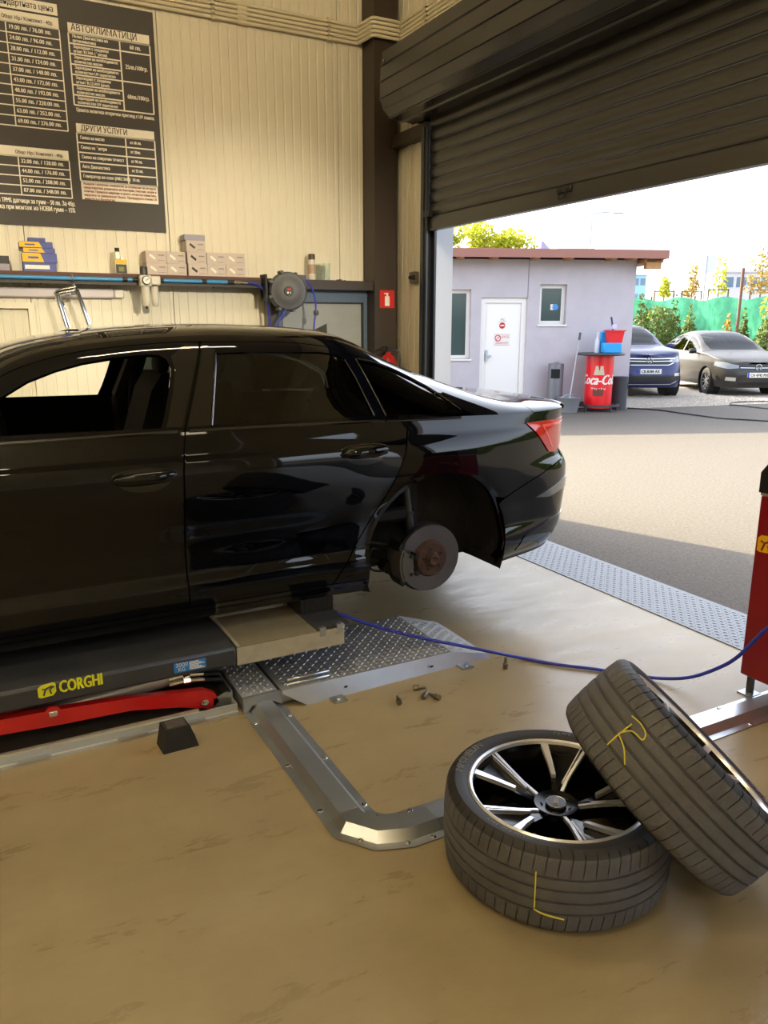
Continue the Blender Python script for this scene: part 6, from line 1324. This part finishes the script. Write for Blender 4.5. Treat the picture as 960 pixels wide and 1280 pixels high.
wp=on_ground(834,494); parked('navy_suv','navy blue suv parked behind the corner of the small building',wp-RTH*.76+FWH*2.68,T_,MT,-2.68,1.63,'CB 8184 AX',suv=True)
# ------------------------------------------------------------------ fence, planting, far things
def foliage(mb,blobs,n,size,seed):
    rnd=random.Random(seed); tot=sum(b[3]*b[4]*b[5] for b in blobs)
    for (cx,cy,cz,rx,ry,rz) in blobs:
        k=int(n*(rx*ry*rz)/sum(b[3]*b[4]*b[5] for b in blobs))+4
        for i in range(k):
            while True:
                x,y,z=(rnd.uniform(-1,1) for _ in range(3)); d=x*x+y*y+z*z
                if d<1 and d>rnd.random()*.6: break
            p=Vector((cx+x*rx,cy+y*ry,cz+z*rz)); a=Vector((rnd.uniform(-1,1),rnd.uniform(-1,1),rnd.uniform(-1,1))).normalized(); b=a.cross(Vector((rnd.uniform(-1,1),rnd.uniform(-1,1),rnd.uniform(-1,1)))).normalized(); s=size*rnd.uniform(.6,1.3)
            mb.add([p-a*s,p+b*s*.55,p+a*s,p-b*s*.55],[(0,1,2,3)])
def leafmat(name,c,c2):
    m=mat(name,c,.6,0,var=.25,scale=1.2,col2=c2); nt=m.node_tree; b=nt.nodes['Principled BSDF']; tr=nt.nodes.new('ShaderNodeBsdfTranslucent'); mx=nt.nodes.new('ShaderNodeMixShader'); mx.inputs[0].default_value=.45
    src=b.inputs['Base Color'].links[0].from_socket; nt.links.new(src,tr.inputs[0]); nt.links.new(b.outputs[0],mx.inputs[1]); nt.links.new(tr.outputs[0],mx.inputs[2]); nt.links.new(mx.outputs[0],nt.nodes['Material Output'].inputs[0]); return m
LM1=leafmat('sunlit yellow green leaf','8FA020','C9C83A'); LM2=leafmat('conifer green','33491C','56682A'); LM3=leafmat('autumn leaf','8A7030','AA9648'); LM4=leafmat('soft green leaf','46602A','707E3C')
M_BARK=mat('bark','6A5A48',.9,0,var=.2,scale=10)
def plant(name,label,cat,base,h,r,kind,lm,n,size,seed,group,trunk=.05,blobs=None):
    o=thing(name,label,cat,base,0,group); m=MB()
    if blobs is None:
        if kind=='cone': blobs=[(0,0,h*(.12+.8*i/6),r*(1-.85*i/6),r*(1-.85*i/6),h*.14) for i in range(7)]
        else: blobs=[(0,0,h*.55,r,r,h*.45)]
    foliage(m,blobs,n,size,seed); m.build('foliage',lm,o,local=True,recalc=False,kind='stuff')
    MB().cyl((0,0,0),(0,0,h*.8),trunk,trunk*.5,n=7).build('trunk',M_BARK,o,local=True); return o
def gpt(u,dist): p=at_depth(u,405,dist); return Vector((p.x,p.y,0))
def zt_(v,dist): return at_depth(800,v,dist).z
FD=28.0
fn=thing('mesh_fence','green shade mesh fence on posts behind the parked cars','fence',gpt(860,FD))
A,B=gpt(690,FD+3),gpt(1150,FD+2); zt=zt_(372,FD); V=[];F=[];n=70
for i in range(n+1):
    p=A.lerp(B,i/n); 
    for j in range(9):
        t=j/8; w=.10*math.sin(i*.9+j*.7)+.07*math.sin(i*2.3+j*1.9); V.append((p.x-FWH.x*w,p.y-FWH.y*w,.1+t*(zt-.1)+(.07*math.sin(i*.75) if j==8 else 0)))
for i in range(n):
    for j in range(8): F.append((i*9+j,i*9+9+j,i*9+10+j,i*9+1+j))
MB().add(V,F).build('shade_mesh',leafmat('green shade cloth','3A8F6C','5BAE8A'),fn,recalc=False,angle=180)
for i in range(8):
    p=A.lerp(B,(i+.5)/8)+FWH*.25; MB().cyl(p,p+Vector((0,0,zt+.1)),.03,n=8).build('post',mat('rusty post','6A4A3A',.8),fn)
p=gpt(922,FD-1.5); tag(MB().cyl(p,p+Vector((0,0,zt_(338,FD-1.5))),.045,n=8).build('rusty_pole',mat('rusty post','6A4A3A',.8)),'tall thin rusty pole standing in front of the green fence','pole')
g='conifers in front of the fence'; D=25.5
for i,(u,vt,wd,lm,lab,kd) in enumerate(((801,370,.55,LM2,'loose young conifer next to the building corner','cone'),(822,381,.55,LM4,'bushy green shrub left of the tall conifer by the fence','ball'),(841,371,.62,LM2,'tall pointed conifer between the two parked cars','cone'),(862,384,.42,LM4,'rounded conifer right of the tall pointed one','cone'),(909,394,.40,LM3,'orange tinted low conifer behind the hatchback roof','cone'),(930,386,.34,LM4,'narrow conifer beside the rusty pole','cone'),(960,383,.55,LM4,'broad conifer at the right edge behind the hatchback','cone'))):
    h=zt_(vt,D); plant('garden_conifer',lab,'shrub',gpt(u,D-.1+(i%3)*1.2),h,wd*1.15,kd,lm,2600,.06,40+i,g)
hd=thing('ivy_hedge','yellow green ivy hedge at the right end of the fence','hedge',gpt(985,FD-.6)); m=MB(); q=RTH; bl=[(q.x*x,q.y*x,zz,.5,.35,.5) for x in(-.5,0,.5,1.0,1.6,2.2) for zz in(.6,1.3,zt_(372,FD)-.4)]; foliage(m,bl,3500,.06,77); m.build('foliage',LM1,hd,local=True,recalc=False,kind='stuff'); MB().cyl((0,0,0),(0,0,2.0),.04,n=6).build('stem',M_BARK,hd,local=True)
g='young street trees beyond the fence'
for i,(u,v0,v1,wd,lab) in enumerate(((827,345,372,.35,'smallest young street tree left of the road sign'),(861,331,373,.40,'young street tree just left of the road sign'),(894,320,371,.45,'young street tree between road sign and rusty pole'),(946,308,372,.75,'largest young street tree at the right edge'))):
    D=44.0; zb,zt2=zt_(v1,D),zt_(v0,D); h=zt2; rnd=random.Random(i); bl=[(rnd.uniform(-.3,.3)*wd,rnd.uniform(-.3,.3)*wd,zb+(zt2-zb)*(.15+.17*k),wd*(1-.12*k),wd*(1-.12*k),(zt2-zb)*.13) for k in range(5)]
    o=plant('street_tree',lab,'tree',gpt(u,D),h,wd,'ball',LM3 if i%2 else LM1,340+200*(i==3),.085,60+i,g,trunk=.05,blobs=bl)
    st=MB()
    for dx in(-.5,.5): st.cyl((RTH.x*dx,RTH.y*dx,0),(RTH.x*dx,RTH.y*dx,zb+.35),.04,n=6)
    st.cyl((RTH.x*-.5,RTH.y*-.5,zb+.3),(RTH.x*.5,RTH.y*.5,zb+.3),.03,n=6); st.build('stake_frame',M_BARK,o,local=True)
D=34.0; bz=zt_(318,D); rnd=random.Random(4); bl=[]
for k in range(44):
    u=rnd.uniform(-2.3,1.9); hh=rnd.uniform(0,1)**.8; bl.append((RTH.x*u+rnd.uniform(-.3,.3),RTH.y*u+rnd.uniform(-.5,.5),3.2+hh*(zt_(272,D)-3.3)*(1-.12*abs(u)),rnd.uniform(.35,.65),rnd.uniform(.35,.65),rnd.uniform(.35,.6)))
plant('poplar_tree','bright yellow green tree rising behind the small building roof','tree',gpt(588,D),5.2,1.5,'ball',LM1,9000,.085,5,'trees behind the building',trunk=.13,blobs=bl)
# lamp post, sign, spire, far buildings
M_POLE=mat('grey pole','9AA0A8',.5,.4); D=40.0; p=gpt(732,D); z1=zt_(266,D)
o=thing('street_lamp','slim grey street lamp above the small building roof','lamp post',p); MB().cyl((0,0,0),(0,0,z1),.06,.035,n=8).build('pole',M_POLE,o,local=True); MB().tube([(0,0,z1),(RTH.x*.5,RTH.y*.5,z1+.1),(RTH.x*1.0,RTH.y*1.0,z1+.08)],.03,6).build('arm',M_POLE,o,local=True); MB().obox((RTH.x*1.2,RTH.y*1.2,z1+.06),RTH*.25,FWH*.08,(0,0,.04)).build('lamp_head',M_POLE,o,local=True)
D=50.0; p=gpt(876,D); z1=zt_(322,D); o=thing('road_sign','pale road sign on a thin post beyond the fence','sign',p); MB().cyl((0,0,0),(0,0,z1),.05,n=8).build('post',M_POLE,o,local=True); zz=zt_(332,D); MB().obox(RTH*.28+Vector((0,0,zz)),RTH*.26,FWH*.02,(0,0,.5)).build('sign_plate',mat('pale sign','C9D0D6',.5),o,local=True)
D=60.0; p=gpt(673,D); o=thing('church_spire','small violet grey spire behind the building roof','spire',p); z0,z1=zt_(318,D),zt_(297,D); MB().lathe([(1.15,z0-1),(1.1,z0),(.0,z1)],n=8).build('spire_roof',mat('violet grey roof','8C8098',.7),o,local=True); MB().lathe([(1.05,0),(1.05,z0-1)],n=8).build('tower',M_REND,o,local=True)
D=70.0; p=gpt(708,D); o=thing('far_roof','low red brown roof box far behind the building','building',p); z0=zt_(315,D); MB().obox((0,0,z0/2),RTH*1.4,FWH*2,(0,0,z0/2)).build('wall',M_REND,o,local=True); MB().obox((0,0,z0+.1),RTH*1.5,FWH*2.1,(0,0,.12)).build('roof',M_FASC,o,local=True)
M_FARW=mat('far white facade','C9C9CC',.7); M_FARG=mat('far window glass','5E7686',.15)
def far_block(label,u0,u1,v,D,floors,mw,cols):
    a,b=gpt(u0,D),gpt(u1,D); c=(a+b)/2; w=(b-a).length/2; H=zt_(v,D); o=thing('far_block',label,'building',c,-YAW)
    MB().box(-w,w,0,6,0,H).build('wall',mw,o,local=True); MB().box(-w-.2,w+.2,-.2,6.2,H,H+.25).build('roof',M_FARW,o,local=True); fh=H/floors
    for i in range(floors):
        for k in range(cols):
            x0=-w+2*w*(k+.12)/cols; x1=-w+2*w*(k+.88)/cols; q=MB().box(x0,x1,-.04,.0,fh*i+fh*.35,fh*i+fh*.8).build('window',M_FARG,o,local=True)
far_block('white office block with window bands far behind the trees',893,1000,344,95,3,M_FARW,6)
far_block('pale blue glass block far away beside the building corner',787,804,344,110,4,mat('far blue glass','7FB4DA',.3),2)

# hedge and low railing along the far right side of the yard (seen mirrored in the sedan)
hg=thing('yard_hedge','long green hedge along the right side of the yard','hedge',(15.5,-3,0)); m=MB(); foliage(m,[(0,y,z,.6,.9,.55) for y in range(-9,9) for z in(.5,1.2,1.8)],7000,.11,91); m.build('foliage',LM2,hg,local=True,recalc=False,kind='stuff'); MB().box(-.35,.35,-9.2,8.6,0,1.9).build('inner_growth',LM4,hg,local=True)
